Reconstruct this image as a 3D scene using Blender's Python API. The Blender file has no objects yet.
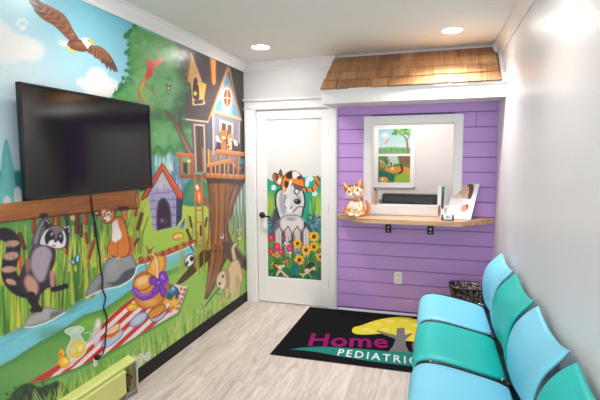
import bpy, bmesh, math, random
import numpy as np
from mathutils import Vector, Matrix

# ------------------------------------------------------------------ camera
ROOM_W = 2.379; ROOM_H = 2.44; REAR = -5.6
F_PX, PITCH, YAW, ROLL = 450.8, 0.0934, 0.29294, -0.0048
CAM = np.array([1.8748, -4.2638, 1.4923])
def cam_axes():
    F = np.array([-math.sin(YAW)*math.cos(PITCH), math.cos(YAW)*math.cos(PITCH), -math.sin(PITCH)])
    R = np.array([math.cos(YAW), math.sin(YAW), 0.0]); U = np.cross(R, F)
    c, s = math.cos(ROLL), math.sin(ROLL)
    return F, c*R+s*U, -s*R+c*U
CF, CR, CU = cam_axes()
sc = bpy.context.scene
cd = bpy.data.cameras.new('camera'); co = bpy.data.objects.new('camera', cd)
sc.collection.objects.link(co); sc.camera = co
cd.sensor_width = 36; cd.lens = F_PX/600*36; cd.clip_start = 0.05
M = Matrix.Identity(4)
for i in range(3):
    M[i][0] = CR[i]; M[i][1] = CU[i]; M[i][2] = -CF[i]; M[i][3] = CAM[i]
co.matrix_world = M

# ------------------------------------------------------------------ world, exposure
w = bpy.data.worlds.new('world'); sc.world = w; w.use_nodes = True
wb = w.node_tree.nodes['Background']; wb.inputs[0].default_value = (0.80, 0.90, 1.0, 1); wb.inputs[1].default_value = 1.3
vs = sc.view_settings
vs.view_transform = 'Standard'; vs.look = 'None'; vs.gamma = 1; vs.use_curve_mapping = False
vs.exposure = -0.44

def area(name, loc, rot, sx, sy, power, col=(1, 1, 1), shape='RECTANGLE', spread=None):
    l = bpy.data.lights.new(name, 'AREA'); l.shape = shape; l.size = sx
    if shape in ('RECTANGLE', 'ELLIPSE'): l.size_y = sy
    l.energy = power; l.color = col
    if spread: l.spread = spread
    o = bpy.data.objects.new(name, l); sc.collection.objects.link(o)
    o.location = loc; o.rotation_euler = rot
    return o
# added fill lamp, unseen, shining in by the invented rear window
area('added_daylight', (1.19, REAR-0.35, 1.35), (math.radians(90), 0, 0), 2.0, 1.7, 62, (0.90, 0.95, 1.0))
# the office behind the reception opening gets its own added lamp (below)

LIGHTS = [(0.41, -0.56), (1.966, -0.60), (0.44, -2.15), (1.966, -2.15), (0.44, -3.75), (1.966, -3.75)]  # first pair is in view; the rest are added, unseen, to light the room
LAMP_W = (14.0, 14.0, 3.0, 3.0, 3.0, 3.0)

# ------------------------------------------------------------------ helpers
def srgb(c, a=1.0):
    r = []
    for v in c[:3]:
        v = v/255.0
        r.append(v/12.92 if v <= 0.04045 else ((v+0.055)/1.055)**2.4)
    return (r[0], r[1], r[2], a)

def link(o, parent=None):
    sc.collection.objects.link(o)
    if parent is not None: o.parent = parent
    return o

def tag(o, label=None, cat=None, group=None, kind=None):
    if label: o['label'] = label
    if cat: o['category'] = cat
    if group: o['group'] = group
    if kind: o['kind'] = kind
    return o

def empty(name, loc, label, cat, group=None):
    o = bpy.data.objects.new(name, None); link(o); o.location = loc; o.empty_display_size = .05
    return tag(o, label, cat, group)

MATS = {}
def mat(name, col, rough=0.5, metal=0.0, bump=0.0, bscale=200, var=0.0, vscale=8, spec=0.5, emis=None, estr=0, coat=0.0, transmission=0, alpha=None):
    if name in MATS: return MATS[name]
    m = bpy.data.materials.new(name); m.use_nodes = True
    nt = m.node_tree; b = nt.nodes['Principled BSDF']
    c = srgb(col)
    b.inputs['Base Color'].default_value = c
    b.inputs['Roughness'].default_value = rough; b.inputs['Metallic'].default_value = metal
    b.inputs['Specular IOR Level'].default_value = spec
    b.inputs['Coat Weight'].default_value = coat
    b.inputs['Transmission Weight'].default_value = transmission
    tc = nt.nodes.new('ShaderNodeTexCoord')
    if var:
        n = nt.nodes.new('ShaderNodeTexNoise'); n.inputs['Scale'].default_value = vscale; n.inputs['Detail'].default_value = 4
        nt.links.new(tc.outputs['Object'], n.inputs['Vector'])
        mx = nt.nodes.new('ShaderNodeMix'); mx.data_type = 'RGBA'
        mx.inputs['A'].default_value = tuple(max(0, v*(1-var)) for v in c[:3])+(1,)
        mx.inputs['B'].default_value = tuple(min(1, v*(1+var)) for v in c[:3])+(1,)
        nt.links.new(n.outputs['Fac'], mx.inputs['Factor']); nt.links.new(mx.outputs['Result'], b.inputs['Base Color'])
    if bump:
        n = nt.nodes.new('ShaderNodeTexNoise'); n.inputs['Scale'].default_value = bscale; n.inputs['Detail'].default_value = 3
        nt.links.new(tc.outputs['Object'], n.inputs['Vector'])
        bp = nt.nodes.new('ShaderNodeBump'); bp.inputs['Strength'].default_value = bump; bp.inputs['Distance'].default_value = 0.002
        nt.links.new(n.outputs['Fac'], bp.inputs['Height']); nt.links.new(bp.outputs['Normal'], b.inputs['Normal'])
    if emis:
        b.inputs['Emission Color'].default_value = srgb(emis); b.inputs['Emission Strength'].default_value = estr
    MATS[name] = m
    return m

def grain_mat(name, cols, rough=0.45, axis=(0,), scale=3.0, stretch=12.0, bump=0.1, rings=0.5):
    """wood: noise stretched along an axis through a colour ramp"""
    m = bpy.data.materials.new(name); m.use_nodes = True; nt = m.node_tree; b = nt.nodes['Principled BSDF']
    b.inputs['Roughness'].default_value = rough
    tc = nt.nodes.new('ShaderNodeTexCoord'); mp = nt.nodes.new('ShaderNodeMapping')
    s = [scale*stretch]*3
    for a_ in axis: s[a_] = scale
    mp.inputs['Scale'].default_value = s
    n = nt.nodes.new('ShaderNodeTexNoise'); n.inputs['Scale'].default_value = 1; n.inputs['Detail'].default_value = 6; n.inputs['Distortion'].default_value = rings
    r = nt.nodes.new('ShaderNodeValToRGB')
    r.color_ramp.elements[0].position = 0.3; r.color_ramp.elements[0].color = srgb(cols[0])
    r.color_ramp.elements[1].position = 0.72; r.color_ramp.elements[1].color = srgb(cols[-1])
    for k, c in enumerate(cols[1:-1]):
        e = r.color_ramp.elements.new(0.3+0.42*(k+1)/(len(cols)-1)); e.color = srgb(c)
    nt.links.new(tc.outputs['Object'], mp.inputs['Vector']); nt.links.new(mp.outputs['Vector'], n.inputs['Vector'])
    nt.links.new(n.outputs['Fac'], r.inputs['Fac']); nt.links.new(r.outputs['Color'], b.inputs['Base Color'])
    bp = nt.nodes.new('ShaderNodeBump'); bp.inputs['Strength'].default_value = bump; bp.inputs['Distance'].default_value = 0.002
    nt.links.new(n.outputs['Fac'], bp.inputs['Height']); nt.links.new(bp.outputs['Normal'], b.inputs['Normal'])
    return m

class MB:
    def __init__(s): s.bm = bmesh.new()
    def box(s, x0, x1, y0, y1, z0, z1, mi=0, rot=None):
        vs = [s.bm.verts.new(v) for v in ((x0,y0,z0),(x1,y0,z0),(x1,y1,z0),(x0,y1,z0),(x0,y0,z1),(x1,y0,z1),(x1,y1,z1),(x0,y1,z1))]
        for f in ((3,2,1,0),(4,5,6,7),(0,1,5,4),(1,2,6,5),(2,3,7,6),(3,0,4,7)):
            fc = s.bm.faces.new([vs[i] for i in f]); fc.material_index = mi
        if rot: bmesh.ops.rotate(s.bm, verts=vs, cent=rot[0], matrix=rot[1])
        return s
    def prism(s, pts, a, b, mi=0):
        """pts: list of 3D points, extruded by vector from a to b added"""
        A = [s.bm.verts.new(Vector(p)+Vector(a)) for p in pts]; Bv = [s.bm.verts.new(Vector(p)+Vector(b)) for p in pts]
        n = len(pts)
        fs = [s.bm.faces.new(A), s.bm.faces.new(Bv[::-1])]
        for i in range(n): fs.append(s.bm.faces.new((A[i], Bv[i], Bv[(i+1) % n], A[(i+1) % n])))
        for f in fs: f.material_index = mi
        return s
    def tube(s, pts, r, n=10, cap=True, mi=0):
        pts = [Vector(p) for p in pts]; rings = []
        up = None
        for i, p in enumerate(pts):
            d = (pts[min(i+1, len(pts)-1)]-pts[max(i-1, 0)]).normalized()
            if up is None:
                up = Vector((0, 0, 1)) if abs(d.z) < 0.9 else Vector((1, 0, 0))
            a = (up-d*up.dot(d)).normalized(); up = a; b = d.cross(a)
            rr = r[i] if isinstance(r, (list, tuple)) else r
            rings.append([s.bm.verts.new(p+(a*math.cos(2*math.pi*k/n)+b*math.sin(2*math.pi*k/n))*rr) for k in range(n)])
        for i in range(len(rings)-1):
            for k in range(n):
                f = s.bm.faces.new((rings[i][k], rings[i][(k+1) % n], rings[i+1][(k+1) % n], rings[i+1][k])); f.material_index = mi
        if cap:
            s.bm.faces.new(rings[0][::-1]).material_index = mi; s.bm.faces.new(rings[-1]).material_index = mi
        return s
    def lathe(s, prof, c=(0, 0, 0), axis='z', n=24, mi=0):
        rings = []
        for r, h in prof:
            ring = []
            for k in range(n):
                a = 2*math.pi*k/n; u, v = r*math.cos(a), r*math.sin(a)
                q = {'z': (u, v, h), 'y': (u, h, v), 'x': (h, u, v)}[axis]
                ring.append(s.bm.verts.new((q[0]+c[0], q[1]+c[1], q[2]+c[2])))
            rings.append(ring)
        for i in range(len(rings)-1):
            for k in range(n):
                f = s.bm.faces.new((rings[i][k], rings[i][(k+1) % n], rings[i+1][(k+1) % n], rings[i+1][k])); f.material_index = mi
        s.bm.faces.new(rings[0][::-1]).material_index = mi; s.bm.faces.new(rings[-1]).material_index = mi
        return s
    def ball(s, c, r, seg=20, rot=None, mi=0):
        r = (r, r, r) if not isinstance(r, (tuple, list)) else r
        mtx = Matrix.Translation(c) @ (rot.to_4x4() if rot else Matrix.Identity(4)) @ Matrix.Diagonal((r[0], r[1], r[2], 1))
        d = bmesh.ops.create_uvsphere(s.bm, u_segments=seg, v_segments=seg//2+2, radius=1, matrix=mtx)
        for v in d['verts']:
            for f in v.link_faces: f.material_index = mi
        return s
    def build(s, name, m, parent=None, smooth=False, bevel=0, seg=2, sub=0, fix=True):
        if fix: bmesh.ops.recalc_face_normals(s.bm, faces=s.bm.faces)
        me = bpy.data.meshes.new(name); s.bm.to_mesh(me); s.bm.free()
        for mm in (m if isinstance(m, (list, tuple)) else [m]): me.materials.append(mm)
        o = bpy.data.objects.new(name, me); link(o, parent)
        if smooth:
            for p in me.polygons: p.use_smooth = True
        if bevel:
            b = o.modifiers.new('bevel', 'BEVEL'); b.width = bevel; b.segments = seg; b.limit_method = 'ANGLE'; b.angle_limit = math.radians(40)
        if sub:
            q = o.modifiers.new('subsurf', 'SUBSURF'); q.levels = sub; q.render_levels = sub
        return o

# ------------------------------------------------------------------ painter: printed pictures stored as point colours on a fine grid
def smooth_path(P, closed=False, k=5):
    P = [np.array(p, float) for p in P]; n = len(P); out = []
    rng = range(n) if closed else range(n-1)
    for i in rng:
        p0 = P[(i-1) % n] if closed or i > 0 else P[i]
        p1 = P[i]; p2 = P[(i+1) % n]
        p3 = P[(i+2) % n] if closed or i+2 < n else P[(i+1) % n]
        for j in range(k):
            t = j/k
            out.append(0.5*((2*p1)+(-p0+p2)*t+(2*p0-5*p1+4*p2-p3)*t*t+(-p0+3*p1-3*p2+p3)*t**3))
    if not closed: out.append(P[-1])
    return out

class Canvas:
    def __init__(s, X, Y, base):
        s.X = X; s.Y = Y; s.C = np.empty((len(X), 3)); s.C[:] = base; s.A = np.zeros(len(X))
        s.rs = np.random.RandomState(7)
    def _sel(s, x0, x1, y0, y1):
        return np.nonzero((s.X > x0) & (s.X < x1) & (s.Y > y0) & (s.Y < y1))[0]
    def _mix(s, idx, a, col):
        if callable(col): c = col(s.X[idx], s.Y[idx])
        else: c = np.array(col, float)[None, :]
        a = a[:, None]
        s.C[idx] = s.C[idx]*(1-a)+c*a
        s.A[idx] = np.maximum(s.A[idx], a[:, 0])
    def sdf(s, P, x, y):
        d = np.full(x.shape, 1e9); ins = np.zeros(x.shape, bool); n = len(P)
        for i in range(n):
            ax, ay = P[i]; bx, by = P[(i+1) % n]
            ex, ey = bx-ax, by-ay; L = ex*ex+ey*ey+1e-12
            t = np.clip(((x-ax)*ex+(y-ay)*ey)/L, 0, 1)
            d = np.minimum(d, (x-ax-t*ex)**2+(y-ay-t*ey)**2)
            if ay != by:
                ins ^= ((ay > y) != (by > y)) & (x < (bx-ax)*(y-ay)/(by-ay)+ax)
        d = np.sqrt(d); return np.where(ins, -d, d)
    def poly(s, P, col, soft=.45, alpha=1., curve=False, ol=None, olw=.6, rim=None, rimw=3, inner=None):
        if curve: P = smooth_path(P, True, 4)
        P = [(float(p[0]), float(p[1])) for p in P]
        xs = [p[0] for p in P]; ys = [p[1] for p in P]; m = soft+olw+1
        idx = s._sel(min(xs)-m, max(xs)+m, min(ys)-m, max(ys)+m)
        if not len(idx): return
        d = s.sdf(P, s.X[idx], s.Y[idx])
        a = np.clip(.5-d/(2*soft), 0, 1)*alpha
        s._mix(idx, a, col)
        if rim is not None: s._mix(idx, a*np.clip(1+d/rimw, 0, 1), rim)
        if inner is not None: s._mix(idx, a*np.clip((-d-inner[1])/inner[2], 0, 1), inner[0])
        if ol is not None:
            s._mix(idx, np.clip(1.0-(np.abs(d)-olw*.5)/.5, 0, 1)*alpha, ol)
    def ell(s, cx, cy, rx, ry, ang, col, **k):
        a = math.radians(ang); P = []
        for i in range(20):
            t = 2*math.pi*i/20; u, v = rx*math.cos(t), ry*math.sin(t)
            P.append((cx+u*math.cos(a)-v*math.sin(a), cy+u*math.sin(a)+v*math.cos(a)))
        s.poly(P, col, **k)
    def stroke(s, P, w0, w1, col, soft=.4, alpha=1., curve=True, bulge=False):
        if curve and len(P) > 2: P = smooth_path(P, False, 4)
        P = [(float(p[0]), float(p[1])) for p in P]; m = max(w0, w1)+soft+.5
        if bulge: m += 2
        xs = [p[0] for p in P]; ys = [p[1] for p in P]
        idx = s._sel(min(xs)-m, max(xs)+m, min(ys)-m, max(ys)+m)
        if not len(idx): return
        x, y = s.X[idx], s.Y[idx]; best = np.full(x.shape, 1e9); n = len(P)-1
        for i in range(n):
            ax, ay = P[i]; bx, by = P[i+1]; ex, ey = bx-ax, by-ay; L = ex*ex+ey*ey+1e-12
            t = np.clip(((x-ax)*ex+(y-ay)*ey)/L, 0, 1)
            g = (i+t)/n; wd = w0+(w1-w0)*g
            if bulge: wd = wd*np.sin(np.pi*np.clip(g*.9+.08, 0, 1))
            best = np.minimum(best, np.sqrt((x-ax-t*ex)**2+(y-ay-t*ey)**2)-wd/2)
        s._mix(idx, np.clip(.5-best/(2*soft), 0, 1)*alpha, col)
    def air(s, cx, cy, rx, ry, col, alpha=1.):
        idx = s._sel(cx-rx, cx+rx, cy-ry, cy+ry)
        if not len(idx): return
        q = ((s.X[idx]-cx)/rx)**2+((s.Y[idx]-cy)/ry)**2
        s._mix(idx, np.clip(1-q, 0, 1)**1.5*alpha, col)

def G(c0, c1, p0, p1):
    c0 = np.array(c0, float); c1 = np.array(c1, float); p0 = np.array(p0, float); p1 = np.array(p1, float); d = p1-p0; L = d@d
    def f(x, y):
        t = np.clip(((x-p0[0])*d[0]+(y-p0[1])*d[1])/L, 0, 1)[:, None]
        return c0*(1-t)+c1*t
    return f

def print_mat(name, rough=0.35, spec=0.5, grain=0.06):
    m = bpy.data.materials.new(name); m.use_nodes = True; nt = m.node_tree; b = nt.nodes['Principled BSDF']
    at = nt.nodes.new('ShaderNodeAttribute'); at.attribute_name = 'ink'
    tc = nt.nodes.new('ShaderNodeTexCoord'); n = nt.nodes.new('ShaderNodeTexNoise'); n.inputs['Scale'].default_value = 55; n.inputs['Detail'].default_value = 5
    mp = nt.nodes.new('ShaderNodeMapRange'); mp.inputs['To Min'].default_value = 1-grain*2; mp.inputs['To Max'].default_value = 1+grain*2
    mx = nt.nodes.new('ShaderNodeVectorMath'); mx.operation = 'SCALE'
    nt.links.new(tc.outputs['Object'], n.inputs['Vector']); nt.links.new(n.outputs['Fac'], mp.inputs['Value'])
    nt.links.new(at.outputs['Color'], mx.inputs[0]); nt.links.new(mp.outputs['Result'], mx.inputs['Scale'])
    nt.links.new(mx.outputs['Vector'], b.inputs['Base Color'])
    b.inputs['Roughness'].default_value = rough; b.inputs['Specular IOR Level'].default_value = spec
    return m

def lin(C):
    c = np.clip(C, 0, 255)/255.0
    return np.where(c <= 0.04045, c/12.92, ((c+0.055)/1.055)**2.4)

def grid_mesh(name, pos, nu, nv, C, m, keep=None, parent=None, loc=None):
    """pos (nu*nv,3), u fastest; C sRGB colours; keep: mask of points"""
    i = np.arange(nu-1)[None, :]+np.arange(nv-1)[:, None]*nu
    q = np.stack([i, i+1, i+1+nu, i+nu], -1).reshape(-1, 4)
    if keep is not None: q = q[keep[q].sum(1) >= 2]
    me = bpy.data.meshes.new(name)
    if loc is not None: pos = pos-np.array(loc)[None, :]
    me.vertices.add(len(pos)); me.vertices.foreach_set('co', pos.astype(np.float32).ravel())
    me.loops.add(len(q)*4); me.loops.foreach_set('vertex_index', q.astype(np.int32).ravel())
    me.polygons.add(len(q)); me.polygons.foreach_set('loop_start', np.arange(0, len(q)*4, 4, dtype=np.int32))
    me.update(calc_edges=True)
    a = me.color_attributes.new('ink', 'FLOAT_COLOR', 'POINT')
    L = lin(C); a.data.foreach_set('color', np.concatenate([L, np.ones((len(L), 1))], 1).astype(np.float32).ravel())
    me.materials.append(m)
    o = bpy.data.objects.new(name, me); link(o, parent)
    if loc is not None and parent is None: o.location = loc
    return o

def to_px(P):
    d = P-CAM[None, :]; z = d@CF
    return 300+F_PX*(d@CR)/z, 200-F_PX*(d@CU)/z
# ------------------------------------------------------------------ the setting
white_wall = mat('white wall paint', (230, 228, 231), 0.36, bump=0.25, bscale=60, spec=0.5)
ceil_m = mat('ceiling paint', (240, 239, 236), 0.75, bump=0.1, bscale=120)
trim_m = mat('white trim paint', (242, 241, 242), 0.35)
black_trim = mat('black vinyl base', (16, 16, 18), 0.5, spec=0.3)
steel_black = mat('black metal', (18, 18, 20), 0.4, metal=0.3)
def struct(o): o['kind'] = 'structure'; return o

# floor: pale oak planks running away from the viewer
def floor_mat():
    m = bpy.data.materials.new('pale oak vinyl planks'); m.use_nodes = True; nt = m.node_tree; b = nt.nodes['Principled BSDF']; L = nt.links.new
    tc = nt.nodes.new('ShaderNodeTexCoord')
    mp = nt.nodes.new('ShaderNodeMapping'); mp.inputs['Rotation'].default_value = (0, 0, math.radians(90)); mp.inputs['Location'].default_value = (0.37, 0.06, 0)
    br = nt.nodes.new('ShaderNodeTexBrick'); br.offset = 0.37
    br.inputs['Scale'].default_value = 1; br.inputs['Brick Width'].default_value = 1.22; br.inputs['Row Height'].default_value = 0.178
    br.inputs['Mortar Size'].default_value = 0.0012; br.inputs['Mortar Smooth'].default_value = 0.3
    br.inputs['Color1'].default_value = (0, 0, 0, 1); br.inputs['Color2'].default_value = (1, 1, 1, 1); br.inputs['Mortar'].default_value = (0.35, 0.35, 0.35, 1)
    L(tc.outputs['Object'], mp.inputs['Vector']); L(mp.outputs['Vector'], br.inputs['Vector'])
    off = nt.nodes.new('ShaderNodeVectorMath'); off.operation = 'MULTIPLY_ADD'
    L(br.outputs['Color'], off.inputs[0]); off.inputs[1].default_value = (7, 3, 5); L(tc.outputs['Object'], off.inputs[2])
    m2 = nt.nodes.new('ShaderNodeMapping'); m2.inputs['Scale'].default_value = (22, 2.6, 1)
    L(off.outputs['Vector'], m2.inputs['Vector'])
    n = nt.nodes.new('ShaderNodeTexNoise'); n.inputs['Scale'].default_value = 1.2; n.inputs['Detail'].default_value = 8; n.inputs['Roughness'].default_value = 0.68; n.inputs['Distortion'].default_value = 0.9
    L(m2.outputs['Vector'], n.inputs['Vector'])
    r = nt.nodes.new('ShaderNodeValToRGB'); E = r.color_ramp.elements
    E[0].position = 0.28; E[0].color = srgb((164, 150, 142)); E[1].position = 0.75; E[1].color = srgb((226, 215, 209))
    e = E.new(0.42); e.color = srgb((192, 179, 171)); e = E.new(0.55); e.color = srgb((209, 198, 191))
    L(n.outputs['Fac'], r.inputs['Fac'])
    tone = nt.nodes.new('ShaderNodeMapRange'); tone.inputs['To Min'].default_value = 0.90; tone.inputs['To Max'].default_value = 1.04
    L(br.outputs['Color'], tone.inputs['Value'])
    sc1 = nt.nodes.new('ShaderNodeVectorMath'); sc1.operation = 'SCALE'; L(r.outputs['Color'], sc1.inputs[0]); L(tone.outputs['Result'], sc1.inputs['Scale'])
    mo = nt.nodes.new('ShaderNodeMix'); mo.data_type = 'RGBA'; mo.inputs['B'].default_value = srgb((150, 140, 132))
    L(br.outputs['Fac'], mo.inputs['Factor']); L(sc1.outputs['Vector'], mo.inputs['A']); L(mo.outputs['Result'], b.inputs['Base Color'])
    b.inputs['Roughness'].default_value = 0.42
    bp = nt.nodes.new('ShaderNodeBump'); bp.inputs['Strength'].default_value = 0.15; bp.inputs['Distance'].default_value = 0.002
    L(n.outputs['Fac'], bp.inputs['Height']); L(bp.outputs['Normal'], b.inputs['Normal'])
    return m
struct(MB().box(-0.1, ROOM_W+0.1, REAR-0.1, 2.3, -0.1, 0).build('floor', floor_mat()))
struct(MB().box(-0.1, ROOM_W+0.1, REAR-0.1, 2.3, ROOM_H, ROOM_H+0.1).build('ceiling', ceil_m))
struct(MB().box(-0.12, 0, REAR-0.1, 0.0, 0, ROOM_H).build('wall_left', white_wall))
struct(MB().box(ROOM_W, ROOM_W+0.12, REAR-0.1, 2.3, 0, ROOM_H).build('wall_right', white_wall))
# rear wall behind the camera, its window opening made up to let light in
b = MB()
b.box(0, 0.25, REAR-0.12, REAR, 0, ROOM_H).box(2.13, ROOM_W, REAR-0.12, REAR, 0, ROOM_H)
b.box(0.25, 2.13, REAR-0.12, REAR, 0, 0.55).box(0.25, 2.13, REAR-0.12, REAR, 2.15, ROOM_H)
struct(b.build('wall_rear', white_wall))
b = MB()
for x in (0.25, 1.16, 2.07): b.box(x, x+0.06, REAR-0.08, REAR-0.02, 0.55, 2.15)
b.box(0.25, 2.13, REAR-0.08, REAR-0.02, 0.55, 0.61).box(0.25, 2.13, REAR-0.08, REAR-0.02, 2.09, 2.15)
struct(b.build('added_window', trim_m))  # unseen frame, invented along with the lamp outside it

# back wall: door part (white) and purple shiplap part with the reception opening
WX0, WX1, WZ0, WZ1 = 1.292, 2.025, 1.00, 1.80
WT = 0.12
b = MB()
b.box(-0.1, 0.10, 0.0, WT, 0, ROOM_H).box(0.10, 0.90, 0.0, WT, 2.0, ROOM_H).box(0.90, 0.966, 0, WT, 0, ROOM_H)
b.box(0.966, ROOM_W, 0.012, WT, 1.98, ROOM_H)
struct(b.build('wall_back', white_wall))
purple = mat('purple painted boards', (196, 154, 226), 0.42, var=0.05, vscale=5, bump=0.15, bscale=90)
groove = mat('purple board grooves', (116, 78, 152), 0.7)
b = MB()
P0 = 0.966
for (x0, x1, z0, z1) in ((P0, WX0, 0, 1.98), (WX1, ROOM_W, 0, 1.98), (WX0, WX1, 0, WZ0), (WX0, WX1, WZ1, 1.98)):
    b.box(x0, x1, 0.012, WT, z0, z1, 1)
# board courses: 0.132 m exposure with a small v gap
z = 0.035; pitch = 0.1325; k = 0
while z < 1.97:
    z1 = min(z+pitch-0.006, 1.972)
    segs = [(P0, ROOM_W)]
    if z1 > WZ0 and z < WZ1: segs = [(P0, WX0), (WX1, ROOM_W)]
    for (a, c) in segs:
        if c == ROOM_W and k == 13 and a > 1: b.box(a, 2.20, 0, 0.0125, z, z1); b.box(2.204, c, 0, 0.0125, z, z1)
        else: b.box(a, c, 0, 0.0125, z, z1)
    z += pitch; k += 1
struct(b.build('wall_back', [purple, groove], bevel=0.0015, seg=1))

# crown mouldings
def crown(name, p0, p1, inward, drop=0.088, out=0.062):
    """profile swept from p0 to p1 along the ceiling; inward: unit vector into the room"""
    prof = [(0, 0), (out, 0), (out, -0.012), (out*0.82, -0.02), (out*0.6, -0.042), (out*0.32, -0.062), (out*0.22, -0.07), (out*0.22, -0.078), (0.010, -0.083), (0.010, -drop), (0, -drop)]
    pts = [(p0[0]+inward[0]*o, p0[1]+inward[1]*o, ROOM_H+h) for o, h in prof]
    return struct(MB().prism(pts, (0, 0, 0), (p1[0]-p0[0], p1[1]-p0[1], 0)).build(name, trim_m, bevel=0.002, seg=1))
crown('trim_1', (0, REAR, 0), (0, 0, 0), (1, 0))
crown('trim_2', (ROOM_W, REAR, 0), (ROOM_W, 0, 0), (-1, 0))
crown('trim_3', (0, 0, 0), (0.955, 0, 0), (0, -1))
# black vinyl base on mural wall, white shoe under purple wall
struct(MB().box(0, 0.008, -1.93, -0.0, 0, 0.098).build('baseboard_left', black_trim))
struct(MB().box(0.975, ROOM_W, -0.012, 0, 0, 0.022).build('baseboard_back', trim_m, bevel=0.003))
struct(MB().box(ROOM_W-0.012, ROOM_W, REAR, -0.012, 0, 0.09).build('baseboard_right', trim_m, bevel=0.003))

# door casing, header, slab
b = MB()
b.box(0.012, 0.128, -0.018, 0, 0, 1.985).box(0.022, 0.118, -0.026, -0.018, 0, 1.985)
b.box(0.885, 0.966, -0.018, 0, 0, 1.985).box(0.895, 0.956, -0.026, -0.018, 0, 1.985)
b.box(0.012, 0.966, -0.020, 0, 1.985, 2.055).box(0.004, 0.972, -0.040, 0, 2.055, 2.078).box(0.002, 0.968, -0.026, 0, 1.975, 1.99)
b.box(0.10, 0.128, 0, 0.06, 0, 1.985).box(0.885, 0.90, 0, 0.06, 0, 1.985).box(0.10, 0.90, 0, 0.06, 1.965, 2.0)
struct(b.build('trim_4', trim_m, bevel=0.003))
b = MB(); d0, d1 = 0.134, 0.882
px0, px1, pz0, pz1 = 0.226, 0.815, 0.262, 1.885
b.box(d0, px0, 0.004, 0.044, 0.012, 1.96).box(px1, d1, 0.004, 0.044, 0.012, 1.96)
b.box(px0, px1, 0.004, 0.044, 0.012, pz0).box(px0, px1, 0.004, 0.044, pz1, 1.96)
door = struct(b.build('door_1', trim_m, bevel=0.003))
pm = mat('frosted door panel', (222, 222, 222), 0.3)
pn = MB().box(px0-0.01, px1+0.01, 0.016, 0.032, pz0-0.01, pz1+0.01).build('door_panel', pm, door); pn['label'] = 'flat pale grey panel'
b = MB()
for a in ((px0, px0+0.012, pz0, pz1), (px1-0.012, px1, pz0, pz1), (px0, px1, pz0, pz0+0.012), (px0, px1, pz1-0.012, pz1)):
    b.box(a[0], a[1], 0.006, 0.017, a[2], a[3])
b.build('panel_bead', trim_m, door, bevel=0.003)
b = MB()
kx, kz = 0.185, 0.912
b.lathe([(0.001, 0.004), (0.031, 0.004), (0.032, -0.004), (0.028, -0.010), (0.012, -0.012), (0.012, -0.045), (0.001, -0.046)], (kx, 0, kz), 'y', 24)
b.tube([(kx, -0.040, kz), (kx+0.02, -0.048, kz), (kx+0.06, -0.050, kz-0.006), (kx+0.105, -0.046, kz-0.012)], [0.010, 0.010, 0.009, 0.007], 10)
hd = b.build('door_handle', steel_black, door, smooth=True); hd['label'] = 'black lever handle on a round rose'
for hz in (0.25, 1.0, 1.75): MB().tube([(0.884, 0.0, hz-0.045), (0.884, 0.0, hz+0.045)], 0.006, 8).build('door_hinge', mat('brushed steel', (190, 190, 192), 0.3, metal=0.9), door)

# reception opening frame
b = MB()
ox0, ox1, oz1 = 1.220, 2.097, 1.872
b.box(ox0, WX0, -0.018, 0, 0.955, oz1).box(WX1, ox1, -0.018, 0, 0.955, oz1).box(WX0, WX1, -0.018, 0, WZ1, oz1)
b.box(WX0-0.004, WX0+0.006, -0.012, WT+0.01, WZ0, WZ1).box(WX1-0.006, WX1+0.004, -0.012, WT+0.01, WZ0, WZ1)
b.box(WX0, WX1, -0.012, WT+0.01, WZ1-0.006, WZ1+0.004).box(WX0, WX1, -0.018, WT+0.03, 0.955, 1.045)
fr = struct(b.build('window_2', trim_m, bevel=0.003))
# small office seen through the opening
b = MB().box(0.966, 1.0, WT, 1.75, 0, ROOM_H)
struct(b.build('wall_office_left', white_wall))
office_wall = mat('office wall paint', (232, 226, 222), 0.7)
struct(MB().box(0.966, ROOM_W, 1.62, 1.72, 0, ROOM_H).build('wall_office_back', office_wall))

# ------------------------------------------------------------------ little shingled roof over the reception window
roof = empty('awning_roof', (1.65, 0, 1.95), 'brown cedar shingle mock roof with white fascia above the purple wall', 'roof')
def rl(o): o.location = (-1.65, 0, -1.95); return o
RX0, RX1, RY = 0.915, ROOM_W-0.002, -0.42
b = MB()
b.box(RX0, RX1, RY, RY+0.02, 1.955, 2.075).box(RX0-0.006, RX1, RY-0.012, RY+0.02, 2.062, 2.078)
b.box(RX0, RX0+0.02, RY+0.02, -0.001, 1.955, 2.075)
rl(b.build('fascia', trim_m, roof, bevel=0.002))
b = MB()
b.box(RX0+0.02, RX1, RY+0.02, -0.001, 1.972, 1.982)
x = RX0+0.022
while x < RX1-0.03:
    b.box(x, x+0.034, RY+0.02, -0.001, 1.966, 1.973); x += 0.039
rl(b.build('soffit', mat('soffit paint', (226, 224, 226), 0.5), roof, bevel=0.0015, seg=1))
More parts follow.
